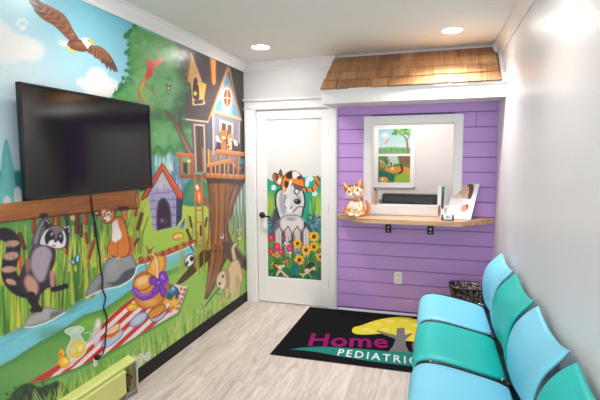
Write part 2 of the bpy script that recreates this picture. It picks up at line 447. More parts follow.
# side gables
zt = 2.424; y0, z0 = RY, 2.078; y1, z1 = -0.025, zt
b = MB().prism([(0, y0+0.01, z0-0.03), (0, y1, z1-0.02), (0, -0.001, z1-0.02), (0, -0.001, z0-0.03)], (RX0+0.03, 0, 0), (RX0+0.045, 0, 0))
rl(b.build('gable_side', trim_m, roof))
b = MB().box(0.96, RX1, -0.040, -0.001, 2.416, ROOM_H-0.001)
b.prism([(0, y0, z0-0.003), (0, y0, z0+0.02), (0, y1-0.04, ROOM_H-0.002), (0, -0.001, ROOM_H-0.002), (0, -0.001, z0-0.003)], (2.345, 0, 0), (RX1, 0, 0))
b.box(2.31, RX1, -0.1, -0.001, 2.35, ROOM_H-0.001)
o = rl(b.build('end_trim', mat('grey white flashing', (205, 208, 214), 0.5), roof)); o['label'] = 'grey white trim at the wall and ceiling'
shm = []
for i, c in enumerate([((148, 106, 70), (178, 134, 94), (194, 152, 112)), ((130, 92, 62), (160, 118, 82), (178, 136, 98)), ((160, 118, 80), (190, 148, 106), (206, 168, 128))]):
    shm.append(grain_mat('cedar %d' % i, c, 0.6, axis=(1, 2), scale=2.5, stretch=30, bump=0.3))
rnd = random.Random(4)
sl = Vector((0, y1-y0, z1-z0)); SL = sl.length; sd = sl.normalized(); nn = Vector((0, -sd.z, sd.y))
b = MB()
b.prism([(0, y0, z0), (0, y1, z1), (0, y1+0.02, z1-0.012), (0, y0+0.02, z0-0.005)], (RX0+0.02, 0, 0), (2.34, 0, 0), 1)
rows = 4; rh = SL/rows
for r in range(rows):
    t0 = r*rh-0.012; t1 = min(t0+rh+0.05, SL)
    xl = RX0-0.008+0.052*(r/rows); xr = 2.345-0.03*(r/rows)
    x = xl
    while x < xr-0.01:
        wd = rnd.uniform(0.11, 0.20)
        xe = min(x+wd, xr)
        if xr-xe < 0.04: xe = xr
        dt = rnd.uniform(-0.006, 0.005); th = rnd.uniform(0.011, 0.016)
        base = Vector((0, y0, z0))
        pA = base+sd*(t0+dt)+nn*0.006; pB = base+sd*t1+nn*0.001
        p2 = base+sd*t1+nn*0.004; p3 = base+sd*(t0+dt)+nn*(0.006+th)
        b.prism([pA, pB, p2, p3], (x+0.0015, 0, 0), (xe-0.003, 0, 0), rnd.choice([0, 0, 1, 2]))
        x = xe
sh = rl(b.build('shingles', shm, roof)); sh['label'] = 'overlapping brown cedar shingles'

# ------------------------------------------------------------------ recessed ceiling lights
glow = mat('lamp lens', (255, 252, 246), 0.5, emis=(255, 250, 240), estr=110)
ring_m = mat('light trim ring', (248, 248, 246), 0.4)
LL = ['round recessed ceiling light near the mural, above the white door', 'round recessed ceiling light in front of the shingled roof']
for i, (lx, ly) in enumerate(LIGHTS):
    if i >= 2: lab = 'added, unseen round ceiling light further back in the room'
    e = empty('recessed_light', (lx, ly, ROOM_H), LL[i] if i < 2 else ['added, unseen recessed light above the television', 'added, unseen recessed light above the blue and teal chairs', 'added, unseen recessed light by the invented rear window on the mural side', 'added, unseen recessed light by the invented rear window on the chair side'][i-2], 'ceiling light', 'recessed ceiling lights')
    MB().lathe([(0.070, -0.004), (0.076, -0.006), (0.088, -0.004), (0.090, -0.0005), (0.070, -0.0005)], n=32).build('trim_ring', ring_m, e, smooth=True)
    MB().lathe([(0.001, -0.0055), (0.071, -0.0045), (0.071, -0.001), (0.001, -0.001)], n=32).build('lens', glow, e)
    area('downlight', (lx, ly, ROOM_H-0.012), (0, 0, 0), 0.13, 0.13, LAMP_W[i], (1.0, 0.955, 0.90), 'DISK', math.radians(118))
# unseen lamp added to brighten the office behind the opening
glow = mat('added office lamp lens', (255, 252, 246), 0.5, emis=(255, 250, 240), estr=6)
e = empty('added_office_light', (1.6, 0.9, ROOM_H), 'added, unseen round ceiling light in the small office behind the opening', 'ceiling light')
MB().lathe([(0.001, -0.03), (0.10, -0.03), (0.13, -0.02), (0.14, 0), (0.001, 0)], n=32).build('lens', glow, e, smooth=True)
area('added_office_lamp', (1.6, 0.9, ROOM_H-0.04), (0, 0, 0), 0.3, 0.3, 19, (1.0, 0.95, 0.90), 'DISK')
# ------------------------------------------------------------------ printed mural on the left wall
def make_mural():
    ys = []
    y = -3.35
    while y < -0.001:
        ys.append(y)
        yy = np.array([[0.0, y, 1.2], [0.0, y+0.001, 1.2]]); X, _ = to_px(yy); dpx = max((X[1]-X[0])/0.001, 1)
        y += min(max(0.5/dpx, 0.0022), 0.009)
    ys.append(-0.001)
    zs = np.linspace(0.06, 2.36, 640); ys = np.array(ys)
    YY, ZZ = np.meshgrid(ys, zs)
    pos = np.stack([np.full(YY.size, 0.0015), YY.ravel(), ZZ.ravel()], 1)
    X, Y = to_px(pos)
    c = Canvas(X, Y, (196, 228, 240))
    R = random.Random(3); A = c.rs
    # ---- sky
    c._mix(np.arange(len(X)), np.ones(len(X)), G((206, 232, 242), (112, 190, 214), (40, 90), (112, 8)))
    c.air(0, 60, 60, 70, (214, 234, 240), .8)
    white = (240, 242, 244)
    for (x, y, rx, ry) in ((-8, 38, 22, 20), (12, 46, 26, 14), (32, 50, 13, 12), (-5, 52, 30, 12)):
        c.ell(x, y, rx, ry, 8, white, soft=2.5, alpha=.75, inner=((246, 240, 238), 2, 6))
    for (x, y, rx, ry) in ((97, 77, 11, 10), (85, 83, 9, 5), (108, 86, 12, 9), (100, 90, 18, 8)):
        c.ell(x, y, rx, ry, 10, white, soft=1.8, alpha=.8, inner=((246, 236, 236), 1.5, 5))
    c.ell(22.5, 28, 3.8, 3, 10, white, soft=.8, alpha=.9)
    for (x, y) in ((17, 23.5), (19.8, 20), (23.8, 19.8), (27, 23)): c.ell(x, y, 1.5, 2.1, 10, white, soft=.7, alpha=.9)
    # ---- eagle
    eb = (142, 88, 62); ed = (74, 46, 42); el_ = (190, 134, 100)
    for (x, y) in ((58, 40), (57, 42.5), (59, 44.8), (62, 46.5)): c.stroke([(70, 44), (x, y)], 3, .8, (240, 226, 226), curve=False)
    c.poly([(28, -3), (36, -3), (41, 2), (50, 7), (58, 11), (64, 15), (69, 22), (73, 30), (78, 38), (80, 44), (73, 43), (67, 38), (61, 32), (54, 25.5), (47, 21.5), (41, 17.5), (37, 13.5), (33, 7)], eb, curve=True, soft=.5, rim=(104, 60, 46), rimw=2)
    c.stroke([(46, 6), (58, 13), (66, 22), (71, 32), (76, 40)], 3.4, 4.4, (160, 104, 74), soft=1.2, alpha=.8)
    for i in range(13):
        t = i/12; bx, by = 40+t*33, 4+t*30-6*math.sin(t*3.1); c.stroke([(bx+3, by+3), (bx-4+t*2, by+9+t*3)], 1.1, .5, (ed, el_)[i % 2], alpha=.7, curve=False)
    for i in range(12):
        t = i/11; bx, by = 36+t*32, 9+t*25; c.stroke([(bx+9, by+3), (bx, by+2+t*1.5)], .9, .4, (el_, (110, 66, 48))[i % 2], alpha=.8, curve=False)
    for (x0, y0, x1, y1) in ((38, 3, 28.5, -3), (40, 8, 29.5, 3), (44, 14, 34, 10.6), (40, 5, 35, -3)): c.stroke([(x0, y0), (x1, y1)], 2.6, .7, (66, 46, 46), curve=False)
    c.poly([(86, 47), (92, 45.6), (99, 46), (104, 49), (109, 54), (113, 60), (117.5, 70), (117, 72.5), (114.6, 69), (114.4, 72.4), (111.6, 67), (111, 71), (108.4, 65.4), (107, 69), (105.4, 63), (102, 63.4), (99, 58.6), (95.6, 58), (92.6, 54.4), (88, 52.6)], eb, soft=.45, rim=(98, 58, 46), rimw=1.6)
    for i in range(13):
        t = i/12; bx, by = 92+t*20, 48+t*13; c.stroke([(bx, by), (bx-1+t*4, by+6+t*4)], .9, .5, (ed, el_)[i % 2], alpha=.75, curve=False)
    for (x, y) in ((117.4, 72), (114.4, 72), (111, 70.8), (107, 68.6)): c.stroke([(x-3.6, y-9), (x, y)], 1.3, .5, (58, 42, 44), curve=False)
    c.stroke([(92, 47), (100, 48), (107, 54)], 2, 1.4, (164, 108, 76), soft=.8)
    c.poly([(67.5, 44), (70, 41), (76, 39.6), (82, 40.6), (86, 44), (88, 49), (85, 51.5), (79, 51), (73, 49.4), (69, 47.4)], (130, 80, 56), curve=True, soft=.5, rim=(84, 52, 42), rimw=2); c.ell(79, 44, 5, 2.4, 16, (156, 102, 74), soft=1.2)
    c.poly([(81.6, 38.4), (86, 37.6), (89.6, 39), (90.6, 42), (89, 47), (87.4, 49), (84.6, 45), (82.4, 42)], (240, 236, 240), curve=True, soft=.6)
    c.poly([(89.4, 39.6), (92.6, 40.4), (94.2, 43), (93.4, 45.4), (91.8, 43.6), (89.6, 43.4)], (232, 206, 70), curve=True, soft=.4); c.ell(88.6, 40.8, .6, .6, 0, (50, 40, 40))
    for (x, y) in ((68.4, 47.6), (71.4, 50.2), (74.2, 51.6)): c.ell(x, y, 1.8, 1.5, 20, (238, 206, 78), soft=.5)
    # ---- distance behind the television
    c.poly([(-90, 190), (-60, 175), (30, 170), (160, 160), (250, 150), (250, 220), (-90, 240)], (58, 138, 150), soft=2)
    c.poly([(5.5, 139), (9, 146), (13, 165), (16, 190), (15, 202), (-5, 205), (0, 180), (2, 155)], (108, 192, 190), curve=True, inner=((124, 204, 200), 1, 4))
    c.poly([(-14, 150), (-8, 165), (-2, 190), (-5, 205), (-30, 205), (-22, 175)], (122, 200, 200), curve=True)
    for (x, y) in ((17.5, 186), (7, 195), (-5, 198)): c.poly([(x-3.5, y+22), (x-3.5, y+3), (x, y), (x+4, y+4), (x+4.5, y+22)], (222, 226, 232), soft=.5)
    # ---- meadow
    c.poly([(118, 196), (150, 190), (250, 172), (250, 330), (118, 330)], G((176, 208, 84), (122, 186, 78), (170, 205), (190, 300)), soft=1.5)
    c.poly([(-90, 230), (140, 200), (140, 330), (250, 270), (250, 420), (-90, 560)], (104, 172, 74), soft=1)
    c.poly([(118, 200), (150, 194), (250, 180), (250, 312), (200, 300), (118, 330)], G((192, 214, 88), (132, 190, 76), (165, 205), (195, 295)), soft=1)
    # distant trees and birch spikes between the tv and the tree house
    c.poly([(150, 150), (200, 150), (204, 182), (200, 203), (184, 205), (150, 200)], (92, 160, 176), soft=1)
    for (x, y, w, h, k) in ((157, 153, 5, 40, (120, 196, 190)), (164, 154, 4, 40, (152, 214, 206)), (171, 157, 6, 45, (74, 146, 160)), (174, 160, 7, 45, (88, 140, 176)), (153, 158, 4, 40, (80, 156, 150)), (168, 150, 3, 26, (176, 222, 214)), (180, 162, 5, 40, (96, 140, 180))):
        c.poly([(x-w, y+h), (x-w*.6, y+h*.4), (x, y), (x+w*.6, y+h*.4), (x+w, y+h)], k, soft=.7, curve=True)
    for (x, y) in ((156, 150), (160, 151), (163, 154), (170, 153), (172, 155), (180, 178), (177, 176)):
        c.poly([(x-1.2, y+16), (x, y), (x+1.2, y+16)], (226, 232, 224), soft=.6)
    c.poly([(184, 205), (183, 190), (190, 180), (198, 176), (208, 186), (210, 204)], (52, 128, 104), curve=True, soft=.8, inner=((66, 146, 116), 2, 5))
    c.poly([(226, 178), (250, 172), (250, 236), (228, 232)], (150, 176, 160), soft=1)
    for i in range(9):
        x = 231+i*1.7; c.stroke([(x, 182+A.rand()*5), (x+.4, 214)], 1.1, .9, ((222, 226, 222), (92, 130, 120))[i % 2], alpha=.85)
    for i in range(22):
        x = 229+A.rand()*17; y = 238-A.rand()*20
        c.stroke([(x, y+16), (x+.5, y+4), (x+A.randn()*1.2, y-14)], 1.4, .4, ((120, 150, 60), (170, 180, 90), (80, 110, 60))[i % 3], alpha=.8)
    for i in range(12): c.ell(236+A.rand()*6, 228+A.rand()*13, 1.1, 1.1, 0, ((214, 180, 170), (200, 150, 140), (226, 206, 190))[i % 3], alpha=.9)
    # ---- dark roof, big canopy
    c.poly([(176, 44), (250, 70), (250, 130), (240, 128), (186, 125), (170, 90)], (66, 54, 54), soft=3)
    can = [(133, 25), (130, 33), (127, 38), (129, 45), (127.5, 55), (129, 65), (128.5, 72), (131, 79), (127, 82), (121, 85), (117, 92), (113, 99), (112, 106), (130, 112), (150, 118), (150, 149), (156, 154), (163, 157), (170, 152), (178, 151), (186, 152), (196, 140), (194, 118), (186, 100), (184, 80), (180, 60), (178, 44)]
    c.poly(can, (78, 152, 86), soft=1.2)
    for (x, y) in can[:13]:
        for k in range(3): c.ell(x+A.randn()*1.6, y+A.randn()*2.4, 1.6+A.rand(), 1.5+A.rand(), 0, (44, 116, 72), soft=.6)
    for (x, y) in ((119, 87), (122, 84), (126, 81), (115.5, 92), (130, 78), (132, 82)): c.poly([(x-1.6, y+3), (x-.4, y-4), (x+1.6, y+3)], (40, 106, 66), soft=.5)
    c.air(160, 50, 34, 34, (138, 192, 128), .7); c.air(145, 88, 26, 30, (136, 198, 136), .85); c.air(172, 92, 22, 32, (138, 196, 146), .9)
    c.air(162, 136, 20, 22, (122, 192, 120), .8); c.air(136, 55, 9, 26, (86, 156, 74), .7); c.air(118, 104, 16, 14, (106, 176, 78), .6)
    c.air(186, 110, 18, 30, (44, 66, 52), .8); c.air(186, 62, 16, 30, (56, 60, 54), .8); c.air(166, 116, 22, 9, (52, 96, 60), .7)
    for i in range(420):
        x = 116+A.rand()*76; y = 30+A.rand()*124
        c.ell(x, y, 1+A.rand()*2.2, .7+A.rand()*1.2, A.rand()*90, ((150, 206, 144), (54, 120, 66), (104, 176, 96), (132, 196, 120))[i % 4] if x > 131 or y > 88 else (100, 170, 90), soft=1.6, alpha=.34 if (x > 131 and 30+(x-131)*.42 < y) or (y > 92 and x > 119) else 0)
    for i in range(26):
        x = 150+i*1.6; y = 151+3*math.sin(i*.9)+(0 if x < 175 else -1); c.poly([(x-1.8, y-3), (x, y+3.5), (x+1.8, y-3)], (62, 136, 78), soft=.6)
    # branch
    c.stroke([(166, 112), (176, 124), (184, 140), (190, 153)], 3, 8, (102, 78, 62), soft=1.2)
    c.stroke([(181, 112), (180, 122), (181, 134)], 2.5, 4, (80, 66, 56), soft=1.2); c.stroke([(177, 126), (184, 141), (190, 153)], 1, 3, (160, 116, 88), soft=.8)
    # kite
    c.poly([(147.5, 58), (152, 61), (160, 57), (164, 61), (155, 68), (151, 77), (145, 79), (147, 68)], G((226, 70, 66), (240, 170, 130), (148, 68), (163, 60)), curve=True, soft=.6)
    for (P, k) in (([(146, 76), (139, 86), (140, 97), (148, 108)], (212, 84, 52)), ([(145, 77), (141, 88), (145, 98), (152, 109)], (150, 210, 80)), ([(146, 77), (143, 90), (147, 100), (154, 109)], (222, 140, 70)), ([(144, 78), (138, 90), (140, 104)], (226, 120, 70)), ([(146, 77), (147, 86), (154, 93), (158, 98)], (200, 110, 80))):
        c.stroke(P, 1.7, .9, k, soft=.5, alpha=.9)
    c.poly([(166, 84), (168.5, 87), (171, 85), (170, 90), (167.5, 90)], (238, 214, 150), ol=(96, 70, 40), olw=.4)
    # ---- roof of tree house
    c.poly([(190, 52), (232, 66), (212, 104), (208, 122), (185, 119), (186, 104), (190, 90)], (78, 66, 70), soft=.7)
    for i in range(60):
        x = 190+A.rand()*36; y = 58+A.rand()*60
        if y > 56+(x-190)*.4 and x < 222-(y-75)*.35: c.stroke([(x, y), (x+3.4, y+.9)], .6, .6, ((104, 92, 96), (54, 44, 48))[i % 2], alpha=.6)
    c.poly([(230, 68), (250, 72), (250, 140), (243, 127)], (52, 50, 48), soft=.6); c.air(236, 82, 5, 12, (40, 66, 56), .8)
    c.poly([(209.4, 57), (216.2, 60), (215.8, 83), (214, 85.5), (212, 83)], (222, 142, 66), soft=.5, inner=((236, 166, 88), .6, 1.5)); c.stroke([(210, 58), (212.2, 83)], .8, .6, (150, 84, 36))
    # dormer
    c.poly([(191.5, 54), (200.5, 80), (203.5, 84), (204.5, 103), (193, 104.5), (190.6, 84), (188, 80)], (218, 168, 104), soft=.5)
    c.poly([(200.5, 82), (206.5, 84), (204.5, 96), (201, 104)], (226, 178, 64), soft=.5)
    c.stroke([(187.6, 80.5), (191.3, 53.5)], 1.6, 1.1, (196, 124, 70), curve=False); c.stroke([(191.3, 53.5), (200.8, 80.5)], 1.1, 1.9, (230, 176, 124), curve=False)
    c.poly([(192.4, 99), (191.8, 84), (193.4, 77), (195.8, 75), (198.2, 79), (200, 88), (200.2, 101), (193, 102)], (226, 196, 160), curve=True, soft=.4)
    c.poly([(193.2, 98), (192.9, 85), (194.2, 78.5), (195.8, 77), (197.4, 80), (198.9, 88), (199, 99)], (86, 44, 30), curve=True, soft=.4)
    c.ell(195.2, 93.5, 1.9, 2.2, 0, (200, 214, 60)); c.ell(194, 91, 1, 1, 0, (70, 120, 70)); c.ell(197.8, 84, .7, 1.2, 0, (224, 216, 190))
    c.stroke([(193, 103.5), (204.6, 102.6)], 1.6, 1.6, (232, 208, 172), curve=False); c.poly([(194, 100.5), (203, 99.5), (203.2, 104.2), (194.4, 105)], (66, 56, 60)); c.stroke([(193.5, 105), (204, 104)], 1.1, 1.1, (236, 216, 176), curve=False)
    # gable
    c.poly([(227.6, 70), (240, 119), (213, 111)], G((110, 104, 112), (168, 186, 202), (227, 72), (227, 92)), soft=.4)
    c.poly([(217, 102), (222, 100), (221, 112), (214, 110)], (96, 164, 196), soft=.8); c.poly([(233, 104), (237, 108), (239, 117), (232, 114)], (110, 174, 200), soft=.8); c.ell(227, 80, 2.6, 3.6, 0, (84, 160, 196), soft=.8)
    c.ell(227.2, 98, 5, 11, 0, (232, 216, 196), soft=.5); c.ell(227.2, 98, 3.5, 8.7, 0, (150, 82, 50), soft=.5)
    c.stroke([(227.3, 89), (227.3, 107)], .9, .9, (236, 222, 200)); c.stroke([(223.6, 97.5), (231, 98.6)], 1.1, 1.1, (236, 222, 200))
    c.stroke([(227.5, 67.5), (216, 100), (208.3, 121.5)], 1.5, 2, (206, 138, 88), curve=False); c.stroke([(228.2, 69), (217, 101), (209.6, 121.8)], .7, .9, (242, 200, 156), curve=False)
    c.stroke([(229.2, 68), (236, 100), (243.2, 128)], 1.6, 1.6, (206, 134, 84), curve=False)
    c.stroke([(186, 119.3), (208.5, 122)], 1.6, 1.8, (228, 192, 156), curve=False)
    # house walls
    c.poly([(190, 121.3), (208, 123), (213, 113), (213, 172), (193, 172), (192, 140)], (90, 88, 108), soft=.5)
    c.poly([(213, 112.5), (240, 120.5), (240.5, 160), (213, 166)], G((150, 150, 170), (120, 126, 152), (213, 112), (240, 160)), soft=.5)
    for x in (217.5, 222, 226, 231, 235): c.stroke([(x, 115), (x, 155)], .5, .5, (104, 100, 134), alpha=.6)
    c.poly([(240, 120), (250, 128), (250, 160), (240, 158)], (44, 48, 48), soft=.5)
    c.stroke([(213, 113), (213.6, 154)], 1.5, 1.3, (226, 190, 170), curve=False); c.stroke([(239.6, 121), (238.8, 150)], 1.1, 1.1, (222, 190, 160), curve=False)
    c.stroke([(213.6, 111.6), (240, 119.3)], 2.6, 2.6, (234, 190, 136), curve=False); c.stroke([(213.6, 113.2), (240, 121)], .6, .6, (150, 96, 60), curve=False)
    c.poly([(193.6, 123.8), (204.6, 124.6), (206, 172), (195.5, 172)], (224, 186, 160), soft=.4); c.poly([(195, 125.5), (203.3, 126.3), (204.6, 172), (196.8, 172)], (92, 62, 52), soft=.4)
    c.poly([(197.6, 127), (200, 127), (200.6, 165), (198.4, 165)], (60, 50, 52)); c.poly([(201, 127), (203.2, 127), (204.4, 170), (201.6, 170)], (66, 56, 58))
    c.stroke([(202.8, 148), (203.6, 172)], 1.4, 1.6, (196, 120, 70)); c.stroke([(208.5, 150), (209, 168)], 1.6, 1.8, (214, 190, 80))
    for x in (207, 211): c.stroke([(x, 126), (x+.4, 170)], .8, .8, (64, 62, 80), alpha=.7)
    # window and foxes
    c.poly([(219.8, 119.5), (233.2, 123.3), (232.8, 137), (220, 133.5)], (238, 218, 188), soft=.4); c.poly([(221.6, 122.6), (226, 123.8), (226, 134), (221.6, 132)], (86, 70, 66)); c.poly([(227.4, 124.2), (231.6, 125.4), (231.4, 136), (227.4, 135)], (92, 78, 72))
    c.poly([(216, 147), (218, 140), (224, 138), (238, 142), (240, 152), (216, 151)], (60, 44, 74), curve=True)
    for (x, y) in ((217.6, 138.5), (229.5, 141), (235.5, 142.5), (221, 140)): c.poly([(x-1.8, y-3), (x+1.6, y-1), (x+2, y+3.4), (x-1, y+2.4)], (240, 230, 214), curve=True)
    c.ell(223.6, 135.5, 3.9, 5.6, 10, (228, 116, 40), ol=(130, 60, 26), olw=.4); c.poly([(221, 131), (221, 127.5), (223.4, 131)], (214, 100, 40)); c.poly([(224.5, 131), (226, 128), (227, 132.5)], (214, 100, 40)); c.ell(223.6, 137.8, 1.7, 1.7, 0, (246, 216, 180))
    c.ell(230.8, 138, 3.1, 4.4, 0, (226, 146, 86)); c.ell(230.6, 139.6, 1.5, 1.3, 0, (246, 230, 214))
    c.poly([(221, 142), (226, 141), (226, 150), (221, 150)], (226, 120, 50)); c.poly([(227, 144), (232, 144), (232, 150), (227, 150)], (240, 196, 150)); c.ell(228.5, 147, .9, 1.6, 0, (60, 30, 40))
    # deck, rails
    org = (206, 126, 60); hi = (232, 164, 92); dk = (112, 58, 30)
    c.poly([(207, 164), (244, 164), (244, 176), (207, 174)], (78, 62, 78), soft=.5)
    for (x0, y0, x1, y1) in ((229, 161, 240, 168), (231, 158, 238, 170)): c.stroke([(x0, y0), (x1, y1)], 2.4, 2.4, (196, 116, 60), curve=False)
    for x in (211.5, 220, 228.5, 238.5): c.stroke([(x, 152), (x-.6, 176)], 2.4, 2.4, (202, 124, 64), curve=False); c.stroke([(x-1.3, 153), (x-1.9, 176)], .6, .6, dk, curve=False)
    for x in (215.5, 224.5, 233.5): c.stroke([(x, 164), (x, 175)], 1, 1, (226, 196, 120), curve=False)
    c.stroke([(208.3, 165.5), (230, 160.2)], 3.8, 3.2, org, curve=False); c.stroke([(208.3, 164.3), (230, 159.3)], 1, 1, hi, curve=False)
    c.stroke([(217, 151.3), (245, 154.4)], 4.2, 4.2, org, curve=False); c.stroke([(217, 150), (245, 153)], 1.2, 1.2, hi, curve=False); c.stroke([(217, 153.6), (245, 156.6)], .5, .5, dk, curve=False)
    c.poly([(176, 152.3), (194, 154.4), (194, 158.6), (176, 156.6)], (196, 104, 56), soft=.5); c.stroke([(176.5, 153), (194, 155)], 1, 1, (226, 140, 84), curve=False)
    c.poly([(179, 157), (193.5, 158.5), (193.5, 176), (180, 174)], (126, 170, 110), soft=.6)
    for (x, w) in ((180.2, 3), (191.6, 4)): c.stroke([(x, 157), (x+.3, 175)], w, w, (178, 96, 56), curve=False)
    c.poly([(183, 162), (187.6, 163), (187.6, 174), (183.2, 173)], (62, 36, 44)); c.ell(189, 161, 1.6, 1.6, 0, (236, 226, 180))
    c.poly([(179.5, 174), (195, 174.8), (208, 174), (208, 178.5), (180, 178.5)], (158, 78, 54), soft=.5)
    c.poly([(206.5, 173), (245, 175), (245, 179.2), (206.5, 177.8)], org, soft=.4); c.stroke([(206.5, 173.6), (245, 175.6)], 1, 1, hi, curve=False)
    for x in (210, 215, 221, 227.5, 234, 240): c.stroke([(x, 173), (x, 178)], .5, .5, dk, curve=False)
    # ---- trunk
    tr = [(206, 178), (245, 179.5), (239, 187), (233, 198), (228, 215), (228.5, 232), (234, 246), (246, 262), (246, 270), (236, 262), (229, 256), (225, 262), (219, 275), (214, 288), (208, 298), (204.5, 300), (207, 288), (209, 275), (209, 260), (202, 266), (188, 279), (178, 284), (177.5, 281), (190, 268), (203, 252), (208, 238), (209, 215), (209, 198), (208, 188)]
    c.poly(tr, (138, 84, 50), soft=.5, rim=(74, 44, 32), rimw=3)
    c.poly([(206, 178), (245, 179.5), (240, 186), (226, 183), (208, 184)], (60, 44, 52), soft=1.2, alpha=.85)
    c.poly([(229, 200), (235, 181), (245, 181), (236, 200), (230, 222)], (70, 52, 56), soft=.8, alpha=.8)
    for i in range(34):
        x = 210+A.rand()*17; k = ((176, 112, 62), (84, 50, 32), (196, 136, 80), (148, 88, 48), (100, 60, 36))[i % 5]
        c.stroke([(x-1+(x-217)*.25, 184), (x, 205), (x-.4, 225), (x-1.5+(x-217)*.12, 243)], .5, 1.1, k, soft=.5, alpha=.75)
    for i in range(7):
        y = 243+i*7; w = 6.5-i*.55; x0 = 216.5-i*1.4
        c.stroke([(x0-w*.9, y+7), (x0-w*.5, y+1.5), (x0+1, y), (x0+w*.8, y+4)], .8, .5, (190, 124, 68), soft=.6, alpha=.85); c.stroke([(x0-w*.9, y+9), (x0-w*.4, y+3.2), (x0+1, y+2.2), (x0+w*.8, y+6)], 1, .6, (76, 46, 30), soft=.6, alpha=.6)
    c.poly([(222, 243), (231, 240), (246, 258), (246, 268), (234, 262)], (72, 46, 52), soft=1.5, alpha=.8)
    c.stroke([(197, 187), (203, 197), (211, 210)], 4, 3.6, (158, 90, 60), soft=.5); c.stroke([(236.5, 187), (231, 205), (227, 221)], 4, 3, (146, 84, 54), soft=.5); c.stroke([(234.8, 190), (229.8, 206)], .8, .7, (196, 128, 84))
    c.ell(222.2, 236, 1.8, 2.6, 0, (226, 226, 232)); c.ell(222, 235.5, 1, 1.6, 0, (50, 60, 90))
    # grass by the ladder, ladder, kite bird
    for i in range(26):
        x = 188+A.rand()*22; y = 262-A.rand()*14
        c.stroke([(x+A.randn(), y+8), (x, y-6), (x+A.randn()*1.2, y-22-A.rand()*12)], 1.3, .4, ((150, 170, 60), (190, 190, 80), (110, 140, 50), (160, 130, 60))[i % 4], alpha=.85)
    for x in (196, 203): c.stroke([(x-.8, 174), (x-.4, 215), (x+.6, 270)], 1.7, 2, (168, 98, 50), soft=.4); c.stroke([(x-1.3, 174), (x-.9, 215), (x, 270)], .5, .6, (222, 164, 100), soft=.4)
    for y in (184, 197, 210, 222, 234, 246, 258): c.stroke([(195.6, y), (203, y+.6)], 1.3, 1.3, (188, 118, 62), curve=False)
    c.poly([(197.5, 187), (201.5, 190), (202.5, 201), (199, 204), (194.5, 197), (196, 190)], (226, 104, 54), curve=True); c.poly([(198.5, 191), (200.5, 196), (199.5, 203), (198, 196)], (246, 214, 150)); c.poly([(195.4, 187), (197, 184.5), (199, 187.5), (197.5, 190)], (246, 226, 206), curve=True)
    for (P, w) in (([(189.8, 217), (191.5, 227)], 2.2), ([(187, 230), (190.8, 239)], 2.6), ([(206.8, 218), (205.4, 226)], 2.), ([(200.6, 226), (201, 235)], 2.)): c.stroke(P, w, w, (96, 54, 34), curve=False, bulge=False)
    c.ell(183, 224, 1.6, 3.2, 20, (96, 120, 206)); c.ell(180.8, 226.5, 1.5, 2.4, -30, (126, 146, 220)); c.stroke([(184.5, 219), (182, 229)], .7, .5, (40, 40, 90))
    c.ell(178.2, 236.5, 5.4, 3.6, -12, (240, 200, 66), ol=(196, 120, 40), olw=.5); c.stroke([(175, 237.5), (181, 235.2)], .8, .8, (236, 236, 220)); c.ell(178, 238, 2, 1, -10, (226, 128, 60))
    # ---- dog house
    c.poly([(176, 196), (183, 196), (181.4, 219), (176, 226.5)], (52, 62, 104), soft=.4, rim=(36, 40, 72), rimw=2)
    for y in (203, 211, 218): c.stroke([(176.5, y), (182, y-2)], .5, .5, (28, 30, 56))
    c.poly([(161.6, 166), (179, 196), (176.4, 197), (176, 226.5), (153.4, 231), (149, 197), (146, 196)], (166, 166, 208), soft=.4)
    c.poly([(161.6, 168), (173, 189), (152, 190)], (186, 186, 206), soft=1.4); c.ell(161, 182, 5, 7, 0, (206, 208, 214), soft=2, alpha=.6); c.ell(164, 178, 3, 4, 0, (196, 178, 190), soft=2, alpha=.6)
    for i, (x0, x1, y) in enumerate(((150, 176, 200.5), (150.5, 176, 208.5), (151.5, 176, 216.5), (152.6, 176, 224), (152, 173, 193))): c.stroke([(x0, y+.8), (x1, y-1.5)], .8, .8, (130, 96, 128), curve=False)
    for (x, y) in ((153.5, 197), (156, 205), (154, 213), (156, 221), (173.5, 196), (172.8, 212), (174, 204), (158, 176), (164, 184), (168, 188), (157, 187)): c.stroke([(x, y), (x+.2, y+6)], .7, .7, (140, 112, 150), curve=False)
    c.poly([(157.2, 230), (156.8, 214), (158.4, 203), (161.5, 198.4), (165, 198.5), (168.8, 204), (170.8, 214), (171, 226.8)], (46, 32, 56), curve=False, soft=.6, ol=(92, 74, 104), olw=.8)
    c.ell(163, 221, 4.5, 3.4, 0, (84, 58, 98), soft=1.2); c.ell(162, 220.5, .8, 1, 0, (190, 180, 200))
    c.poly([(162.2, 163), (165, 167), (183.4, 195), (181.8, 199), (177.6, 197.6), (162.4, 170.4), (146.5, 197.4), (141.5, 200.4), (141.3, 197.6)], (216, 82, 40), soft=.4, ol=(130, 42, 24), olw=.5)
    c.stroke([(162.8, 165.5), (181, 194)], .8, .8, (240, 130, 80), curve=False)
    # ---- red bank and stream
    bank = [(136.5, 266), (138, 259), (142, 257), (145, 261), (150, 258), (156, 257), (163, 254), (168, 251), (174, 248.5), (180, 245.5), (186, 243), (192, 240.5), (196, 241), (195, 246), (170, 257), (150, 264)]
    c.poly(bank, (184, 92, 40), curve=True, soft=.6, ol=(128, 60, 30), olw=.6)
    for i in range(16): x = 138+i*3.5; y = 263-i*1.35; c.ell(x, y-1, 1.8, 2.1, 0, ((204, 112, 52), (158, 72, 34))[i % 2], soft=.7)
    up = [(-90, 372), (-30, 347), (0, 336.5), (14, 330), (23, 324.5), (26, 326.6), (34, 326), (50, 320.6), (65, 312), (75, 302), (79, 299), (92.5, 297.4), (102.5, 289.4), (120, 286), (132, 278), (136.4, 271), (137.6, 265.4), (150, 262), (166, 256), (181, 250), (194, 243.6)]
